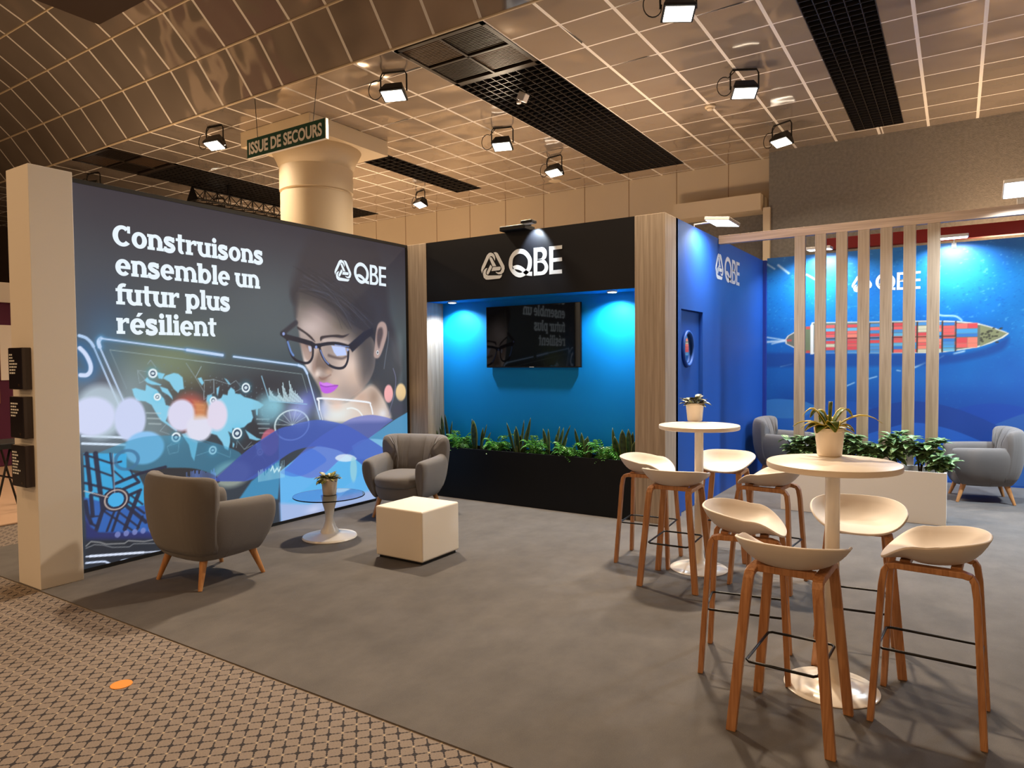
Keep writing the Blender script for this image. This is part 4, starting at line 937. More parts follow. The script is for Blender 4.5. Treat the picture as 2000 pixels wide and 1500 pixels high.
leaflet_holder(0.735, 'lowest of the three black leaflet holders on the white pillar', (.06, .08, .05, .10, .08, .07, .11, .08))

for nm, x0, x1, lb in (('wooden_column', -5.632, -5.306, 'pale oak column between the lit wall and the television niche'), ('wooden_column', -2.665, -2.355, 'pale oak column right of the television niche, at the end of the deep blue wall')):
    c = tag(box_obj(nm, x0, x1, 6.34, 6.648, 0, 3.0, M['oak'], bevel=0.002), lb, 'column', 'oak columns of the stand'); c['kind'] = 'thing'
struct(box_obj('wall_niche', -5.632, -2.355, 6.65, 6.70, 0, 3.0, M['niche_blue']), 'bright blue back wall of the television niche')

hd = thing('header_sign', 'black header panel with white emblem and letters over the television niche', 'sign', (-5.305, 6.345, 2.30))
HW = 5.305 - 2.666
hp = MB().box(0, HW, 0, .304, .004, .70).build('panel', M['navy'], hd)
MB().box(0, HW, .012, .304, 0, .0035).build('soffit', M['niche_blue'], hd)
logo(hp, (-4.515 + 5.305, -0.0016, 0.206), (1, 0, 0), 1.044, M['print_white'])
def puck(x, label):
    t = thing('puck_light', label, 'downlight', (x, 6.46, 2.30), 0, 'small round downlights under the header')
    MB().lathe([(0.0, -.014), (.052, -.014), (.055, -.010), (.055, 0)], 28).build('rim', M['lamp_white'], t, smooth=True)
    MB().lathe([(0.0, -.018), (.042, -.018), (.044, -.0145)], 28).build('diffuser', M['lens_cool'], t)
    lamp('puck_beam', 'SPOT', (x, 6.46, 2.275), 95, COOL, 0.03, aim=(x * .94 - .24, 6.62, 0), spot=2.5, blend=0.7)
puck(-5.016, 'left round downlight under the black header'); puck(-2.96, 'right round downlight under the black header, by the oak column')

al = thing('header_lamp', 'black arm floodlight clamped on top of the black header', 'lamp', (-4.02, 6.40, 3.0))
MB().box(-.17, .15, -.16, .06, .0, .05).build('housing', M['black_metal'], al, bevel=.008)
MB().tube([(.12, .1, .0), (.12, .02, .055), (.18, -.13, .06), (.23, -.2, .05)], .012, 6).build('arm', M['black_metal'], al)
MB().box(.17, .31, -.27, -.17, .03, .06).build('head', M['black_metal'], al, bevel=.006)
MB().box(.18, .30, -.26, -.18, .026, .0295).build('glass', M['lamp_white'], al)
lamp('header_beam', 'SPOT', (-3.785, 6.23, 3.03), 60, COOL, 0.02, aim=(-3.785, 6.34, 2.86), spot=1.5, blend=0.5)

tv = thing('television', 'black flat television switched off on the bright blue wall', 'television', (-4.01, 6.648, 1.52))
MB().box(-.617, .617, -.048, -.018, 0, .704).build('bezel', M['black_metal'], tv, bevel=.003)
scr_m = mat('tv_glass', (3, 3, 4), 0.03, spec=0.42)
MB().box(-.610, .610, -.0495, -.0483, .012, .698).build('screen', scr_m, tv)
MB().box(-.25, .25, -.017, -.001, .15, .55).build('wall_bracket', M['black_metal'], tv)
MB().box(-.03, .03, -.051, -.0485, .002, .010).build('badge', M['lamp_white'], tv)

# ------------------------------------------------------------ planters and greenery
def trough(name, label, x0, x1, y0, y1, h, m, soil_z, t=0.018):
    g = thing(name, label, 'planter', ((x0 + x1) / 2, (y0 + y1) / 2, 0))
    a, b = (x1 - x0) / 2, (y1 - y0) / 2
    mb = MB()
    mb.box(-a, a, -b, -b + t, 0, h).box(-a, a, b - t, b, 0, h).box(-a, -a + t, -b + t, b - t, 0, h).box(a - t, a, -b + t, b - t, 0, h)
    tg_ = mb.build('trough', m, g)
    MB().box(-a + t, a - t, -b + t, b - t, 0.02, soil_z).build('soil', M['soil'], tg_)
    return g
trough('black_planter', 'long low black planter under the television, filled with ferns and snake plants', -5.304, -2.667, 6.342, 6.646, 0.59, M['planter_black'], 0.55)

def blade(mb, edge, base, tip, width, curl=0.0, n=7, roll=0.0):
    """one strap leaf, slightly channelled, built with real thickness by solidify"""
    b = Vector(base); t = Vector(tip); d = (t - b); L = d.length; d.normalize()
    side = Vector((math.cos(roll), math.sin(roll), 0)); side = (side - d * side.dot(d)).normalized(); nn = side.cross(d)
    rows = []
    for i in range(n + 1):
        f = i / n; w = width * (0.55 + 0.9 * f - 1.45 * f ** 4) * 0.9 if f < 1 else 0.001
        w = max(w, 0.001)
        p = b + d * (L * f) + nn * (curl * L * math.sin(f * PI * .5) ** 2)
        rows.append([p - side * w, p - side * w * .72 + nn * w * .15, p + nn * w * .25 * -0.2, p + side * w * .72 + nn * w * .15, p + side * w])
    vs = [tuple(q) for r in rows for q in r]; fs, fe = [], []
    for i in range(n):
        for k in range(4):
            q = (i * 5 + k, i * 5 + k + 1, i * 5 + k + 6, i * 5 + k + 5)
            (fe if k in (0, 3) else fs).append(q)
    mb.add(vs, fs); edge.add(vs, fe)
def two_mat(mb, ed, name, m1, m2, parent=None, solid=0.002, smooth=True):
    n1 = len(mb.f); mb.add(ed.v, ed.f)
    o = mb.build(name, [m1, m2], parent, smooth=smooth, solid=solid)
    mi = [0] * n1 + [1] * (len(o.data.polygons) - n1); o.data.polygons.foreach_set('material_index', mi)
    return o
def snake_plant(x, y, z, leaves, label):
    mb, ed = MB(), MB()
    for bx, tx, ty, h, w in leaves:
        blade(mb, ed, (x + bx, y + random.uniform(-.03, .03), z), (x + tx * 1.1, y + ty, z + h * 1.14), w * 1.1, random.uniform(-.05, .05), roll=random.uniform(-.5, .5))
    return tag(two_mat(mb, ed, 'snake_plant', M['snake'], M['snake_edge']), label, 'plant', 'snake plants in the black planter')
snake_plant(-5.17, 6.50, .55, [(-.05, -.20, -.02, .29, .026), (-.02, -.10, .02, .22, .02), (0, -.05, 0, .35, .026), (.03, .02, -.02, .37, .03), (.05, .10, .0, .29, .028), (.02, .06, -.04, .2, .024), (-.06, -.28, -.03, .12, .02)], 'leftmost snake plant, rising behind the back of the grey armchair')
snake_plant(-4.68, 6.48, .55, [(-.04, -.06, -.02, .33, .02), (-.02, -.02, -.05, .32, .05), (.03, .06, .02, .24, .022), (.05, .10, .03, .28, .014), (.06, .18, 0, .20, .022)], 'snake plant with one broad dark blade, second from the left')
snake_plant(-4.10, 6.48, .55, [(-.05, -.15, -.03, .31, .026), (-.01, -.02, -.04, .28, .04), (.02, .04, .02, .34, .018), (.04, .10, 0, .27, .024), (.05, .15, -.03, .37, .022), (-.02, -.07, .02, .24, .024), (0, .03, -.03, .2, .03)], 'snake plant with a long blade leaning right, under the left part of the television')
snake_plant(-3.66, 6.48, .55, [(-.07, -.12, -.02, .27, .026), (-.05, -.06, -.03, .27, .026), (.0, .07, -.02, .30, .03), (.04, .10, 0, .29, .032), (.05, .19, -.02, .31, .014), (.02, .04, -.04, .22, .03), (.06, .12, .05, .19, .03)], 'spread snake plant under the right part of the television')
snake_plant(-3.29, 6.48, .55, [(-.05, -.09, -.02, .29, .024), (-.02, -.03, -.03, .25, .04), (.03, .04, -.02, .22, .026), (.06, .07, -.03, .16, .03), (-.01, .0, .03, .2, .04)], 'stubby dark snake plant between two ferns, right of the television')
snake_plant(-2.83, 6.48, .55, [(-.09, -.12, -.02, .31, .022), (-.07, -.09, -.04, .24, .045), (-.01, -.02, -.03, .30, .045), (.05, .05, -.03, .31, .042), (.09, .10, -.02, .2, .035), (.03, .07, .02, .28, .03)], 'rightmost snake plant, a dark clump beside the oak column')

def frond(mb, base, az, L, rise, droop, w):
    pts = []; n = 11
    for i in range(n + 1):
        f = i / n
        pts.append(Vector((base[0] + math.cos(az) * L * f, base[1] + math.sin(az) * L * f * .6, base[2] + rise * L * math.sin(f * 1.9) - droop * L * f * f)))
    for i in range(1, n):
        d = (pts[i + 1] - pts[i - 1]).normalized(); s = d.cross(Vector((0, 0, 1))).normalized(); up = s.cross(d)
        l = w * math.sin(PI * (.12 + .86 * i / n)) ** .8
        for sg in (-1, 1):
            a = pts[i]; tip = a + s * sg * l + d * l * .45 - up * l * .25
            m1 = a + s * sg * l * .5 + d * l * .42; m2 = a + s * sg * l * .5 - d * l * .02
            mb.add([tuple(a), tuple(m2), tuple(tip), tuple(m1)], [(0, 1, 2, 3)])
def fern(x, y, z, n, L, label, lean=0.0):
    mb = MB()
    for i in range(n):
        az = 2 * PI * i / n + random.uniform(-.3, .3)
        up = random.uniform(.5, 1.15)
        frond(mb, (x, y, z), az, L * random.uniform(.7, 1.05), up, random.uniform(.15, .7), L * .24)
    return tag(mb.build('fern', M['fern'], None, solid=0.0012), label, 'fern', 'green ferns in the black planter')
fern(-5.36 + .12, 6.46, .55, 8, .16, 'small fern mostly hidden by the grey armchair at the left end of the planter')
fern(-4.93, 6.47, .55, 30, .25, 'bushy fern right of the grey armchair, first in full view')
fern(-4.40, 6.47, .55, 26, .24, 'low spreading fern under the left edge of the television')
fern(-3.88, 6.47, .55, 26, .22, 'fern with upright fronds under the middle of the television')
fern(-3.47, 6.43, .55, 26, .23, 'bright fern hanging over the planter edge, under the right edge of the television')
fern(-3.05, 6.45, .55, 30, .24, 'feathery dark green fern next to the rightmost snake plant')

# ------------------------------------------------------------ deep blue wall with its porthole door
bw = MB()
X1, X0 = -2.355, -2.455
bw.box(X0, X1, 6.65, 6.797, 0, 3.0).box(X0, X1, 7.505, 10.33, 0, 3.0).box(X0, X1, 6.797, 7.505, 2.112, 3.0)
struct(bw.build('wall_blue', M['deep_blue']), 'deep blue side wall of the stand with white emblem')
struct(box_obj('trim_3', -2.354, -2.31, 10.27, 10.329, 0, 3.0, M['deep_blue_dark']), 'dark blue edge strip in the corner by the ship mural')
dr = thing('door_1', 'deep blue flush door with a round porthole', 'door', (X1 - 0.045, 7.151, 0)); dr['kind'] = 'structure'
MB().box(-.04, 0, -.352, .352, .004, 2.108).build('door_leaf', M['deep_blue'], dr, bevel=.003)
rg = MB(); rg.loft([[(0.0 + a, -.056 + (R0) * math.cos(t), 1.71 + (R0 * 1.16) * math.sin(t)) for a, R0 in ((0, .168), (.028, .166), (.034, .160), (.034, .145), (.026, .138), (0, .137))] for t in np.linspace(0, 2 * PI, 48, endpoint=False)], closed=True)
rgo = rg.build('porthole_ring', M['deep_blue'], dr, smooth=True)
pg = mat('porthole_glass', (226, 230, 226), 0.03, metal=1.0)
MB().add([(.004, -.056 + .138 * math.cos(t), 1.71 + .16 * math.sin(t)) for t in np.linspace(0, 2 * PI, 40, endpoint=False)], [tuple(range(40))]).build('porthole_glass', pg, rgo)
wl = thing('wall_logo', 'white emblem and letters stuck on the deep blue wall', 'sign', (X1, 7.959, 2.53))
logo(wl, (0.0016, 0, 0), (0, 1, 0), 1.05, M['print_white'])

# ------------------------------------------------------------ ship mural
mu = thing('ship_mural', 'large blue sea mural with a container ship seen from above', 'mural', (-2.31, 10.33, 0))
MB().box(0, 4.6, .003, .05, 0, 3.035).build('backing', M['deep_blue'], mu)
D = Sheet(-2.31, 1.69, 0.02, 3.035, 0.0095)
D.vgrad([(0, (18, 52, 126)), (.8, (18, 66, 146)), (1.3, (14, 92, 172)), (1.9, (8, 108, 190)), (2.6, (20, 124, 200)), (3.03, (34, 106, 178))])
nrs = np.random.RandomState(5)
def noise(shape, k):
    g = nrs.rand(k[0] + 2, k[1] + 2); y = np.linspace(0, k[0], shape[0]); x = np.linspace(0, k[1], shape[1])
    j = y.astype(int); i = x.astype(int); fy = (y - j)[:, None]; fx = (x - i)[None]; fy = fy * fy * (3 - 2 * fy); fx = fx * fx * (3 - 2 * fx)
    a = g[j][:, i]; b = g[j][:, i + 1]; c = g[j + 1][:, i]; d = g[j + 1][:, i + 1]
    return (a * (1 - fx) + b * fx) * (1 - fy) + (c * (1 - fx) + d * fx) * fy
sh = (D.nv, D.nu)
n1 = noise(sh, (6, 8)) * .6 + noise(sh, (14, 20)) * .4
D.put((slice(None), slice(None)), np.clip((n1 - .5) * 1.6, 0, 1) * .5, (40, 150, 220)); D.put((slice(None), slice(None)), np.clip((.5 - n1) * 1.6, 0, 1) * .5, (14, 70, 160))
n2 = noise(sh, (110, 120)) * .5 + noise(sh, (220, 200)) * .5
vv = np.linspace(0, 1, D.nv)[:, None]
D.put((slice(None), slice(None)), np.clip((n2 - .72) * 7, 0, 1) * np.clip((vv - .45) * 1.2, 0.04, .26), (170, 220, 246))
D.put((slice(None), slice(None)), np.clip((.33 - n2) * 5, 0, 1) * np.clip((vv - .35) * 1.2, 0, .4), (10, 80, 170))
for seg, w in (([(-2.344,2.975),(-2.209,2.877)], .02), ([(-2.159,2.925),(-2.018,2.801)], .03), ([(-1.783,2.766),(-1.671,2.690)], .02), ([(-2.332,1.908),(-2.054,1.857)], .02), ([(-2.323,1.837),(-2.054,1.849)], .03), ([(-2.238,1.809),(-2.071,1.849)], .02), ([(-0.266,2.161),(-0.172,2.126),(-0.028,2.112),(0.038,2.055)], .02), ([(-0.036,1.640),(0.068,1.670)], .02), ([(-0.476,1.463),(-0.354,1.526)], .02), ([(-0.220,1.572),(-0.154,1.611)], .015), ([(-2.119,1.482),(-1.970,1.517)], .01), ([(-1.269,1.214),(-1.173,1.262)], .012), ([(-0.996,1.316),(-0.903,1.347)], .012), ([(-0.667,1.430),(-0.629,1.422)], .01)):
    D.line(SP(seg, 4) if len(seg) > 2 else seg, w, (226, 240, 248), .75, .02)
D.poly(SP([(-0.247,1.635),(0.094,1.647),(0.345,1.734),(0.516,1.835),(0.469,1.687),(0.222,1.584),(-0.166,1.509),(-0.857,1.480),(-2.610,1.484),(-2.969,1.613),(-2.611,1.682)], 4, True), (16, 62, 140), .7, .05)
# waves of the lower edge
D.poly(SP([(-2.385,0.979),(-2.198,1.019),(-1.984,1.013),(-1.805,0.994),(-1.657,0.934),(-1.513,0.873),(-1.258,0.761),(-0.983,0.605)], 4) + [(-0.979,0.089),(-2.445,-0.028)], (60, 130, 196), .75, .008)
D.poly(SP([(-2.384,0.733),(-2.166,0.742),(-1.952,0.750),(-1.789,0.788),(-1.614,0.920),(-1.457,1.033),(-1.288,1.014),(-1.122,0.996),(-0.986,0.939),(-0.851,0.852)], 4) + [(-0.712,-0.039),(-2.444,-0.193)], (26, 84, 172), .75, .008)
D.poly(SP([(-1.900,0.560),(-1.463,0.738),(-1.020,0.892),(-0.754,0.983),(-0.573,1.022),(-0.421,1.028),(-0.222,1.002),(0.033,0.933),(0.268,0.836),(0.452,0.732)], 4) + [(0.464,-0.214),(-1.894,-0.466)], (22, 60, 138), .85, .008)
D.poly(SP([(0.009,0.947),(0.208,1.002),(0.392,1.021),(0.572,1.005),(0.770,0.950),(1.090,0.827)], 4) + [(1.091,0.734),(0.452,0.732),(0.257,0.835)], (20, 66, 158), .8, .008)
D.poly(SP([(0.395,0.764),(0.552,0.846),(0.694,0.913),(0.983,1.010)], 4) + [(1.205,-0.002),(0.564,-0.065),(0.452,0.732)], (44, 92, 160), .75, .008)
D.poly(SP([(-1.181,0.504),(-0.778,0.660),(-0.494,0.747),(-0.268,0.728),(-0.024,0.667),(0.272,0.541),(0.558,0.405)], 4) + [(0.566,-0.203),(-1.174,-0.389)], (34, 96, 190), .7, .008)
# the ship
hull = [(-2.063,1.866),(-2.030,1.918),(-1.940,1.971),(-1.827,2.015),(-1.728,2.038)] + [(-1.710,2.097),(-0.225,2.065),(-0.001,2.049),(0.204,2.018),(0.342,1.968),(0.466,1.912),(0.525,1.880),(0.467,1.829),(0.345,1.764),(0.208,1.714),(0.003,1.679),(-0.220,1.651),(-1.707,1.663)] + [(-1.725,1.670),(-1.825,1.706),(-1.955,1.751),(-2.054,1.805)]
D.poly(hull, (206, 208, 200), 1, .008); 
hull2 = [(u + (.02 if u < -.5 else -.03), v * 1 + (1.865 - v) * .06) for u, v in hull]
D.poly(hull2, (104, 110, 100), 1, .008)
D.poly([(-1.819,2.041),(-1.728,2.038),(-1.705,1.670),(-1.801,1.671)], (110, 122, 92), 1, .01); D.poly([(-1.728,2.063),(-1.686,2.062),(-1.684,1.652),(-1.725,1.653)], (226, 228, 226), 1, .01)
for a in ([(-1.787,2.040),(-1.731,2.004)], [(-1.785,1.705),(-1.732,1.670)], [(-2.038,1.866),(-1.972,1.838)]): D.poly([(a[0][0], a[0][1]), (a[1][0], a[0][1]), (a[1][0], a[1][1]), (a[0][0], a[1][1])], (190, 80, 76), 1, .008)
bow = [(0.229,1.995),(0.342,1.953),(0.503,1.881),(0.345,1.787),(0.233,1.728)]; D.poly(bow, (132, 138, 104), 1, .01)
for i in range(26): u = bow[0][0] + rr.random() * .22; v = 1.875 + (rr.random() - .5) * .2; D.disc(u, v, .014, .012, (60, 62, 54), .8, .4)
CT = [(226, 108, 102), (206, 76, 84), (230, 128, 110), (70, 150, 206), (54, 116, 190), (96, 170, 206), (220, 96, 96), (200, 196, 170), (72, 136, 196), (214, 92, 92)]
t0, t1 = [(-1.680,2.087),(-1.511,2.103)]; b0 = []
u = t0[0]
cols = list(np.linspace(t0[0], [(-0.026,1.942)][0][0], 13)) + [[(-0.019,1.942)][0][0]]
for i in range(len(cols) - 1):
    ua, ub = cols[i] + .008, cols[i + 1] - .012
    top, bot = 2.052, 1.664
    if i >= 11: top, bot = 2.04, 1.675
    k = 9
    for q in range(k):
        va = bot + (top - bot) * q / k; vb = bot + (top - bot) * (q + 1) / k - .004
        c = CT[rr.randrange(len(CT))]; D.poly(R(ua, ub, va, vb), c, 1, .006)
    D.line([(ub + .01, bot), (ub + .01, top)], .016, (60, 44, 40), .9)
    D.line([(ua, (top + bot) / 2 + .003), (ub, (top + bot) / 2 + .003)], .012, (70, 40, 40), .9)
u2a, u2b = [(-0.013,1.942),(0.205,1.935)]
for va, vb, c, cc in ((0, .22, 0, 1), (.22, .42, 3, 3), (.42, .56, 4, 4), (.58, .8, 1, 2), (.8, 1.0, 6, 2)):
    uu = u2a[0] if c == cc else (u2a[0] + u2b[0]) / 2
    lo, hi = 1.71, 2.018
    D.poly(R(u2a[0], uu if c != cc else u2b[0], hi - vb * (hi - lo) + .004, hi - va * (hi - lo)), CT[c], 1, .006)
    if c != cc: D.poly(R(uu + .006, u2b[0], hi - vb * (hi - lo) + .004, hi - va * (hi - lo)), CT[cc], 1, .006)
D.build('sea_print', lambda a, b: np.stack([a + 2.31, np.zeros_like(a), b], 1), M['mural'], mu)
mla, mlb = [(-1.216,2.518),(-0.410,2.522)]
logo(mu, (mla[0] + 2.31, -0.002, 2.482), (1, 0, 0), mlb[0] - mla[0], M['print_white'])
tag(box_obj('red_beam', -1.62, 3.4, 10.50, 10.62, 3.105, 3.265, M['red'], bevel=.004), 'dark red horizontal beam above the ship mural', 'beam')['kind'] = 'thing'

# arm floodlights with white heads
def arm_lamp(label, loc, rz, aim, power, tilt=0.35, w=0.30):
    t = thing('arm_floodlight', label, 'lamp', loc, rz, 'white arm floodlights on the stand walls')
    Mx = Matrix.Translation((0, -.30, .03)) @ Matrix.Rotation(tilt, 4, 'X')
    hd_ = MB().box(-w / 2, w / 2, -.13, .13, .0, .035, Mx).build('head', M['lamp_white'], t, bevel=.006)
    MB().box(-w / 2 + .012, w / 2 - .012, -.118, .118, -.004, -.0005, Mx).build('glass', M['lens_cool'], hd_)
    MB().tube([(0, .01, -.06), (0, .0, .05), (0, -.20, .055)], .009, 6).build('arm', M['lamp_white'], t)
    MB().box(-.025, .025, -.015, .035, -.05, .012).build('clamp', M['lamp_white'], t)
    p = Matrix.Translation(loc) @ Matrix.Rotation(rz, 4, 'Z') @ Mx @ Vector((0, 0, -.02))
    lamp('arm_beam', 'AREA', p, power, COOL, w - .03, .15, aim=aim, spread=2.6)
    return t
arm_lamp('white arm floodlight on top of the deep blue wall', (-2.40, 7.35, 3.0), PI / 2, (-2.36, 7.5, 1.3), 22, 0.12, .42)
arm_lamp('white arm floodlight over the left part of the ship mural, behind the slats', (-1.57, 10.33, 3.02), 0, (-1.5, 10.34, 1.2), 30, .06)
arm_lamp('white arm floodlight over the ship mural just right of the last slat', (-0.055, 10.33, 3.02), 0, (0.0, 10.34, 1.2), 30, .06)
lamp('arm_beam', 'AREA', (1.5, 10.03, 3.03), 30, COOL, .27, .15, aim=(1.5, 10.34, 1.2), spread=2.6)

# slat screen standing behind the white planter
ss = thing('slat_screen', 'oak slat screen of seven uprights under a long beam behind the white planter', 'screen', (-2.35, 8.075, 0))
MB().box(0, 4.2, 0, .07, 2.935, 3.03).build('beam', M['oak_x'], ss, bevel=.002)
slat0 = None
for i in range(7):
    x = -1.518 + 2.35 + i * .2085
    if slat0 is None: slat0 = MB().box(0, .110, 0, .042, 0, 2.9345).build('slat', M['oak'], ss, bevel=.002); slat0.location = (x, .0, 0)
    else:
        c = slat0.copy(); COL.objects.link(c); c.location = (x, 0, 0)
bl = arm_lamp('white arm floodlight at the right edge, on top of the oak beam', (0.48, 8.11, 3.085), 0.0, (0.5, 7.4, 0.5), 75, -.40)
lamp('arm_beam', 'AREA', (1.9, 7.85, 3.05), 120, COOL, .27, .15, aim=(1.7, 8.6, 0), spread=2.8)

trough('white_planter', 'long white planter full of leafy plants in front of the oak slats', -1.56, -0.074, 7.642, 8.07, 0.50, M['white'], 0.44)
def leaf(mb, base, d, L, w, fold=.25):
    d = Vector(d).normalized(); s = d.cross(Vector((0, 0, 1)));
    if s.length < .1: s = Vector((1, 0, 0))
    s.normalize(); u = s.cross(d); b = Vector(base)
    pr = [(0, .0, 0), (.25, .8, .02), (.5, 1, .0), (.78, .62, -.06), (1, 0, -.16)]
    vs = []
    for f, k, dz in pr:
        c = b + d * L * f + u * L * dz
        vs += [tuple(c - s * w * k + u * w * k * fold), tuple(c), tuple(c + s * w * k + u * w * k * fold)]
    fs = []
    for i in range(4):
        a = i * 3; fs += [(a, a + 1, a + 4, a + 3), (a + 1, a + 2, a + 5, a + 4)]
    mb.add(vs, fs)
def bush(x, y, z, h, spread, stems, label):
    t = thing('leafy_plant', label, 'plant', (x, y, z), 0, 'leafy plants in the white planter')
    sm, lf = MB(), MB()
    for i in range(stems):
        az = random.uniform(0, 2 * PI); r = spread * random.uniform(.25, 1); hh = h * random.uniform(.55, 1.0)
        tip = Vector((math.cos(az) * r, math.sin(az) * r * .6, hh)); mid = Vector((tip.x * .3, tip.y * .3, hh * .6))
        pts = SP([(tip.x * .05, tip.y * .05, 0), tuple(mid), tuple(tip)], 4); sm.tube(pts, .005, 5)
        for f in (.5, .7, .85, 1.0):
            p = Vector(pts[min(int(f * (len(pts) - 1)), len(pts) - 1)])
            for q in range(3 if f < 1 else 6):
                a2 = random.uniform(0, 2 * PI)
                leaf(lf, p, (math.cos(a2), math.sin(a2), random.uniform(-.35, .6)), random.uniform(.10, .15), random.uniform(.032, .045))
    sm.build('stems', M['bush_stem'], t); lf.build('foliage', M['bush'], t, solid=.0012)
    return t
for x, y, h, s_, n_, lb in ((-1.45, 7.86, .30, .14, 8, 'leftmost leafy plant in the white planter, before the grey armchair'), (-1.22, 7.84, .34, .16, 9, 'leafy plant in the white planter left of the near table pot'), (-.93, 7.86, .36, .15, 10, 'dense leafy plant in the white planter right of the near table pot'), (-.72, 7.82, .28, .14, 7, 'low leafy plant in the middle of the white planter'), (-.52, 7.85, .40, .17, 9, 'tall leafy plant with a long top leaf in the white planter'), (-.30, 7.84, .38, .18, 8, 'tall leafy plant second from the right end of the white planter'), (-.15, 7.82, .22, .13, 6, 'short leafy plant at the right end of the white planter')):
    bush(x, y, .44, h, s_, n_, lb)

# ------------------------------------------------------------ armchairs
def make_armchair(label):
    t = thing('armchair', label, 'armchair', (0, 0, 0), 0, 'grey tub armchairs')
    # faces +y. U shaped wall of arms and back, egg shaped outside
    path = SP([(-.305, .315), (-.325, .16), (-.335, -.02), (-.320, -.18), (-.235, -.285), (0, -.315), (.235, -.285), (.320, -.18), (.335, -.02), (.325, .16), (.305, .315)], 5)
    n = len(path); rings = []
    for i in range(n):
        a = np.array(path[max(i - 1, 0)]); b = np.array(path[min(i + 1, n - 1)]); tg = (b - a) / np.linalg.norm(b - a)
        out = np.array([-tg[1], tg[0]]); 
        if np.dot(out, np.array(path[i]) - np.array([0, .05])) < 0: out = -out
        p = np.array(path[i]); f = abs(i / (n - 1) - .5) * 2      # 1 at the arm fronts
        top = .60 + .035 * (1 - f) ** .7
        ee = min(i, n - 1 - i); k = (0.55, .86, 1.0)[min(ee, 2)]  # rounded arm fronts
        prof = [(-.10, .185), (-.062, .19), (-.018, .27), (.020, .40), (.037, .52), (.022, top - .022), (-.03, top), (-.085, top - .03), (-.10, .48), (-.10, .33)]
        rings.append([(p[0] + out[0] * (d * k - (1 - k) * .04), p[1] + out[1] * (d * k - (1 - k) * .04) - (.035 if i in (0, n - 1) else 0) * 0 - (0.085 * max(0, (.40 - z) / .21) if f > .6 else 0), .19 + (z - .185) * (1 - (1 - k) * .10)) for d, z in prof])
    MB().loft(rings).build('body', M['fabric'], t, smooth=True, sub=2)
    b = MB()
    b.loft([[(x * s_, y * s_ + .0, z) for x, y in ((-.27, .25), (-.16, .305), (0, .32), (.16, .305), (.27, .25), (.27, -.22), (0, -.27), (-.27, -.22))] for s_, z in ((.72, .175), (.82, .18), (.93, .23), (1.0, .34), (.9, .345))])
    b.build('seat_base', M['fabric'], t, smooth=True, sub=2)
    cu = MB(); R8 = [(-.235, -.17), (-.245, .10), (-.22, .27), (-.12, .335), (0, .35), (.12, .335), (.22, .27), (.245, .10), (.235, -.17), (0, -.2)]
    cu.loft([[(x * s_, y * s_ + .01, z) for x, y in R8] for s_, z in ((.80, .318), (.97, .325), (1.03, .37), (1.02, .415), (.94, .445), (.70, .458))])
    cu.build('seat_cushion', M['fabric'], t, smooth=True, sub=2)
    # channelled backrest: one shell from the floor side up to the flared top, its ends closing on the arms
    bk = MB(); rings = []; m = 126; PA = np.array(path); i0, i1 = 14.0, 36.0
    for i in range(m + 1):
        f = i / m * 2 - 1; g = i0 + (i1 - i0) * i / m; k = int(min(g, n - 2)); p = PA[k] + (PA[k + 1] - PA[k]) * (g - k)
        tg = PA[min(k + 2, n - 1)] - PA[max(k - 1, 0)]; tg = tg / np.linalg.norm(tg); out = np.array([-tg[1], tg[0]])
        if np.dot(out, p - np.array([0, .05])) < 0: out = -out
        w = abs(f) ** 5
        pleat = .030 * abs(math.sin(PI * (f * .86 + 1) * 3.5)) ** .4 if abs(f) < .83 else .030 * min(1.0, (abs(f) - .83) * 12)
        top = .815 - .035 * abs(f) ** 8; e = max(0.0, (abs(f) - .90) / .10)
        zi = .43 + .19 * max(0, min(1, (abs(f) - .62) / .3)); fl = .028 * w
        sh = 1 - .45 * e
        ring = []
        for d, z in ((-.058, .195), (-.010, .28), (.026, .40), (.042, .55), (.046 + fl, .68), (.034 + fl, top - .03), (.002 + fl, top), (-.042 + fl * .6, top - .012), (-.072 - pleat * .8, top - .075), (-.105 - pleat, (zi + top) / 2 - .02), (-.135 - pleat, zi), (-.09, zi - .02)):
            dd = -.02 + (d + .02) * sh if e > 0 else d
            zz = z - (.030 * e * e if z > .7 else 0)
            ring.append((p[0] + out[0] * dd, p[1] + out[1] * dd, zz))
        rings.append(ring)
    bk.loft(rings).build('backrest', M['fabric'], t, smooth=True, sub=1)
    lg = MB().lathe([(.0175, 0), (.030, .20)], 16)
    for sx, sy in ((-1, 1), (1, 1), (-1, -1), (1, -1)):
        q = MB(); top = Vector((sx * .20, sy * .185, .20)); bot = Vector((sx * .245, sy * .245, .0))
        q.tube([tuple(bot), tuple(bot.lerp(top, .5)), tuple(top)], [.014, .020, .027], 14); q.build('leg', M['chair_leg'], t, smooth=True).data.set_sharp_from_angle(angle=.7)
    return t
ac = make_armchair('taupe grey armchair seen from behind at the left, before the lit wall')
ac.location = (-4.70, 3.07, 0); ac.scale = (1.07, 1.07, 1.0)
dup(ac, (-4.845, 5.437, 0), PI + 0.26, 'taupe grey armchair facing the camera between the glass table and the black planter')
dup(ac, (-1.92, 9.62, 0), -PI / 2, 'grey armchair in the blue corner, partly behind the far bar table and the slats')
dup(ac, (0.235, 9.30, 0), PI / 2 + 0.145, 'grey armchair at the right edge in front of the ship mural')

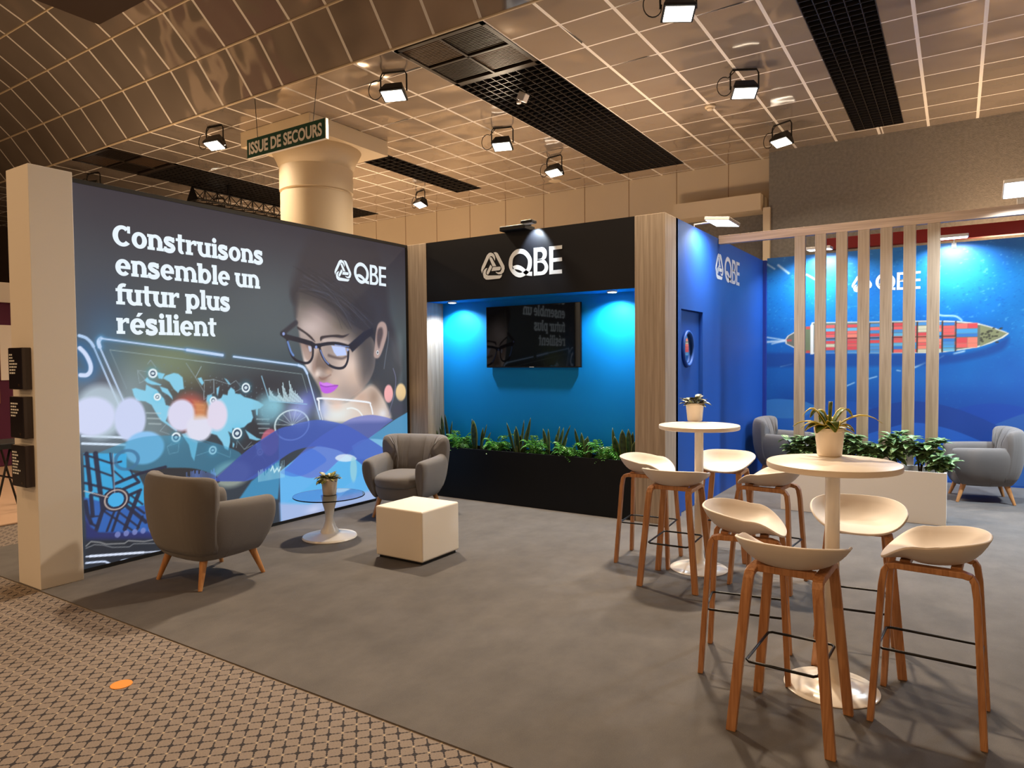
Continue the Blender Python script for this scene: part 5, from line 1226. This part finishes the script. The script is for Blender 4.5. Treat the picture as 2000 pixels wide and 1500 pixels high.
# ------------------------------------------------------------ glass table, cube, pots
gt = thing('glass_table', 'low round glass table on a white trumpet pedestal between the two armchairs', 'table', (-4.795, 4.32, 0))
MB().lathe([(0, 0), (.240, 0), (.245, .008), (.238, .022), (.10, .045), (.085, .052), (0, .052)], 48).build('foot', M['gloss_white'], gt, smooth=True).data.set_sharp_from_angle(angle=.9)
MB().lathe([(.083, .052), (.078, .075), (.055, .11), (.040, .16), (.036, .20), (.045, .26), (.062, .32), (.072, .37), (.072, .381), (0, .381)], 40).build('pedestal', M['gloss_white'], gt, smooth=True).data.set_sharp_from_angle(angle=.9)
gm = bpy.data.materials.new('table_glass'); gm.use_nodes = True
gp = gm.node_tree.nodes['Principled BSDF']; gp.inputs['Transmission Weight'].default_value = 1; gp.inputs['Roughness'].default_value = 0.0; gp.inputs['IOR'].default_value = 1.45; gp.inputs['Base Color'].default_value = (.80, .93, .92, 1)
MB().lathe([(0, .382), (.318, .382), (.32, .384), (.32, .390), (.318, .392), (0, .392)], 64).build('glass_top', gm, gt)

ot = thing('cube_ottoman', 'white leather cube ottoman in the middle of the carpet', 'ottoman', (-3.738, 4.316, 0))
MB().box(-.248, .248, -.238, .238, .022, .425).build('cushion', M['leather'], ot, bevel=.016)
ot.children[0].modifiers['b'].segments = 4
MB().box(-.225, .225, -.215, .215, 0, .022).build('plinth', M['black'], ot)
tag(MB().lathe([(0, -.006), (.05, -.006), (.05, -.003), (0, -.003)], 28, (-3.497, 1.777, 0)).build('paper_disc', M['orange']), 'small orange paper disc lying on the patterned carpet', 'disc')

def pot_only(t, s_=1.0):
    po = MB().lathe([(0, 0), (.054 * s_, 0), (.058 * s_, .004), (.070 * s_, .125 * s_), (.0735 * s_, .127 * s_), (.075 * s_, .143 * s_), (.073 * s_, .145 * s_), (.068 * s_, .143 * s_), (.066 * s_, .12 * s_)], 40, cap=False).build('pot', M['pot'], t, smooth=True)
    MB().lathe([(0, .125 * s_), (.067 * s_, .125 * s_), (.067 * s_, .12 * s_)][::-1], 28).build('soil', M['soil'], po); po.data.set_sharp_from_angle(angle=.9)
p1 = thing('potted_plant', 'white pot with drooping yellow edged leaves on the near bar table', 'potted plant', (-0.545, 3.823, 1.10), 0, 'potted plants on the tables')
pot_only(p1, 1.0)
g1, e1 = MB(), MB()
for az, L, up, w in ((2.9, .19, .06, .024), (3.3, .13, .13, .03), (2.6, .12, .12, .03), (.2, .24, .10, .026), (.6, .12, .13, .03), (-.4, .13, .05, .032), (-1.2, .11, .05, .036), (-2.0, .11, .04, .036), (1.4, .02, .17, .010), (-.1, .13, .02, .018), (3.8, .13, .05, .032), (1.9, .11, .08, .03), (-2.7, .14, .06, .02), (5.2, .10, .07, .034), (2.2, .10, .09, .028)):
    n = 7; rows = []
    ax = Vector((math.cos(az), math.sin(az), 0)); sd_ = Vector((-math.sin(az), math.cos(az), 0))
    for i in range(n + 1):
        f = i / n; p = Vector((0, 0, .12)) + ax * (L * f) + Vector((0, 0, up * math.sin(f * 2.2) - .03 * f * f)); k = max(.002, w * math.sin(PI * min(1, .1 + .88 * f)) ** .7)
        rows.append([tuple(p - sd_ * k + Vector((0, 0, k * .3))), tuple(p - sd_ * k * .76 + Vector((0, 0, k * .1))), tuple(p + sd_ * k * .76 + Vector((0, 0, k * .1))), tuple(p + sd_ * k + Vector((0, 0, k * .3)))])
    vs = [v for r in rows for v in r]
    g1.add(vs, [(i * 4 + 1, i * 4 + 2, i * 4 + 6, i * 4 + 5) for i in range(n)]); e1.add(vs, [(i * 4 + k, i * 4 + k + 1, i * 4 + k + 5, i * 4 + k + 4) for i in range(n) for k in (0, 2)])
two_mat(g1, e1, 'foliage', M['dragon'], M['dragon_yellow'], p1, .0012)
p2 = thing('potted_plant', 'white pot with dark and silver begonia leaves on the far bar table', 'potted plant', (-1.78, 5.464, 1.10), 0, 'potted plants on the tables')
pot_only(p2, 1.0)
lf = MB()
for i in range(34):
    az = random.uniform(0, 2 * PI); r = random.uniform(.01, .06); el = random.uniform(-.1, .9)
    leaf(lf, (math.cos(az) * r, math.sin(az) * r, .125 + random.uniform(0, .05)), (math.cos(az), math.sin(az), el), random.uniform(.06, .09), random.uniform(.02, .03), .3)
lf.build('foliage', M['begonia'], p2, solid=.0012)
p3 = thing('potted_plant', 'white pot with mottled green leaves on the low glass table', 'potted plant', (-4.80, 4.33, .392), 0, 'potted plants on the tables')
pot_only(p3, 1.03)
lf = MB()
for i in range(46):
    az = random.uniform(0, 2 * PI); r = random.uniform(.01, .07); el = random.uniform(-.5, .9)
    leaf(lf, (math.cos(az) * r, math.sin(az) * r, .13 + random.uniform(0, .03)), (math.cos(az), math.sin(az), el), random.uniform(.06, .088), random.uniform(.018, .026), .3)
lf.build('foliage', M['peper'], p3, solid=.0012)

# ------------------------------------------------------------ bar tables
def make_table(label):
    t = thing('bar_table', label, 'bar table', (0, 0, 0), 0, 'round white bar tables')
    MB().lathe([(0, 1.070), (.293, 1.070), (.298, 1.073), (.300, 1.085), (.298, 1.098), (.295, 1.10), (0, 1.10)], 72).build('tabletop', M['table_white'], t, smooth=True).data.set_sharp_from_angle(angle=.8)
    MB().lathe([(0, 0), (.213, 0), (.215, .004), (.211, .008), (.14, .020), (.09, .034), (.055, .055), (.040, .085), (.034, .13), (.034, .15)], 56).build('foot', M['gloss_white'], t, smooth=True).data.set_sharp_from_angle(angle=.9)
    MB().lathe([(.033, .14), (.033, 1.06)], 32).build('pole', M['gloss_white'], t, smooth=True).data.set_sharp_from_angle(angle=.9)
    MB().lathe([(.0, 1.055), (.12, 1.055), (.125, 1.069), (0, 1.069)], 32).build('top_plate', M['gloss_white'], t)
    return t
bt = make_table('nearer round white bar table, with the yellow edged plant on it'); bt.location = (-0.498, 3.60, 0)
dup(bt, (-1.643, 5.144, 0), 0.4, 'farther round white bar table, with the begonia pot on it')

# ------------------------------------------------------------ bar stools
def make_stool(label):
    t = thing('bar_stool', label, 'bar stool', (0, 0, 0), 0, 'white shell bar stools on wooden legs')
    # shell; sitter faces +y. rim given by plan angle: 90 = front
    na, nr = 56, 12; vs, fs = [], []
    def rim(a):
        c, s_ = math.cos(a), math.sin(a)
        x = .226 * math.copysign(abs(c) ** .80, c)
        if s_ < 0: y = .215 * math.copysign(abs(s_) ** .92, s_)
        else: y = .195 * math.copysign(abs(s_) ** .62, s_)
        g = y / .205                           # -1 back .. 1 front
        zb = .835 - .030 * max(0.0, 1 + min(g, 0)) ** 1.5 - .010 * max(0.0, g)
        f = max(0.0, min(1.0, (g - .22) / .76)); f = f * f * (3 - 2 * f)
        zf_ = .708 + .040 * (abs(x) / .226) ** 2.5
        z = zb + (zf_ - zb) * f
        return x, y, z
    zc = .712
    vs.append((0, 0.0, zc))
    for r in range(1, nr + 1):
        q = r / nr
        for k in range(na):
            a = 2 * PI * k / na; x, y, z = rim(a)
            e = 3.6 if y < 0.05 else 3.6 - min(1, (y - .05) / .1) * 1.8
            hump = .010 * math.sin(PI * q) * max(0, math.sin(a)) 
            vs.append((x * q ** .92, y * q ** .92, zc + (z - zc) * q ** e + hump))
    for k in range(na): fs.append((0, 1 + k, 1 + (k + 1) % na))
    for r in range(1, nr):
        a0, b0_ = 1 + (r - 1) * na, 1 + r * na
        for k in range(na): fs.append((a0 + k, b0_ + k, b0_ + (k + 1) % na, a0 + (k + 1) % na))
    sh_ = MB().add(vs, fs).build('seat_shell', M['shell'], t, smooth=True, solid=.011)
    sh_.modifiers['s'].offset = -1
    bv = sh_.modifiers.new('b', 'BEVEL'); bv.width = .003; bv.segments = 2; bv.limit_method = 'ANGLE'; bv.angle_limit = 1.0
    # two bent plywood frames, each one leg - rail - leg
    for sx in (-1, 1):
        pts = [(.205, 0), (.172, .60), (.163, .662), (.150, .682), (.122, .690), (0, .690), (-.122, .690), (-.150, .682), (-.163, .662), (-.172, .60), (-.205, 0)]
        pts = [(y + (0.003 if y > 0 else -0.003), z) for y, z in pts]
        th = .027; wd = .042; P = [np.array(p) for p in pts]; m = len(P); rings = []
        for i in range(m):
            a = P[max(i - 1, 0)]; b = P[min(i + 1, m - 1)]; d = (b - a) / np.linalg.norm(b - a); nn = np.array([-d[1], d[0]])
            if i in (0, m - 1): nn = np.array([1.0, 0]) * (1 if nn[0] > 0 else -1)
            ring = []
            for u_, w_ in ((-.5, -.5), (.5, -.5), (.5, .5), (-.5, .5)):
                q = P[i] + nn * th * u_; z = max(q[1], 0)
                xx = sx * (.198 - .062 * z / .69) + w_ * wd
                ring.append((xx, q[0], z))
            rings.append(ring)
        front = MB().loft(rings[:4]).build('leg', M['leg_wood'], t, bevel=.004)
        MB().loft(rings[3:8]).build('frame_rail', M['leg_wood'], t, bevel=.004)
        back = MB().loft(rings[7:]).build('leg', M['leg_wood'], t, bevel=.004)
    for y in (-.10, .09):
        MB().box(-.118, .118, y - .02, y + .02, .681, .712).build('cross_rail', M['leg_wood'], t, bevel=.003)
    zf = .31; px = .198 - .062 * zf / .69 - .021 - .006; py = .205 - .033 * zf / .60 + .003
    MB().tube([(-px, -py + .02, zf), (-px + .015, -py, zf), (px - .015, -py, zf), (px, -py + .02, zf), (px, py - .02, zf), (px - .015, py, zf), (-px + .015, py, zf), (-px, py - .02, zf)], .0062, 8, closed=True).build('footrest', M['black_metal'], t, smooth=True)
    return t
D2R = PI / 180
stools = [
 ('nearest bar stool, its back towards the camera, before the nearer bar table', -.597, 3.155, -2),
 ('bar stool left of the nearer bar table, behind the nearest stool', -.915, 3.66, -80),
 ('bar stool behind the pole of the nearer bar table', -.437, 4.05, 188),
 ('rightmost bar stool, seen from the side, right of the nearer bar table', -.088, 3.552, 87),
 ('leftmost bar stool, beside the oak column at the farther bar table', -2.06, 5.18, -85),
 ('bar stool with its back to the camera before the farther bar table', -1.685, 4.745, 3),
 ('bar stool behind the pole of the farther bar table, before the deep blue wall', -1.585, 5.64, 184),
 ('bar stool between the two bar tables, right of the farther one', -1.12, 5.08, 85)]
s0 = make_stool(stools[0][0]); s0.location = (stools[0][1], stools[0][2], 0); s0.rotation_euler = (0, 0, stools[0][3] * D2R)
for lb, x, y, a in stools[1:]: dup(s0, (x, y, 0), a * D2R, lb)
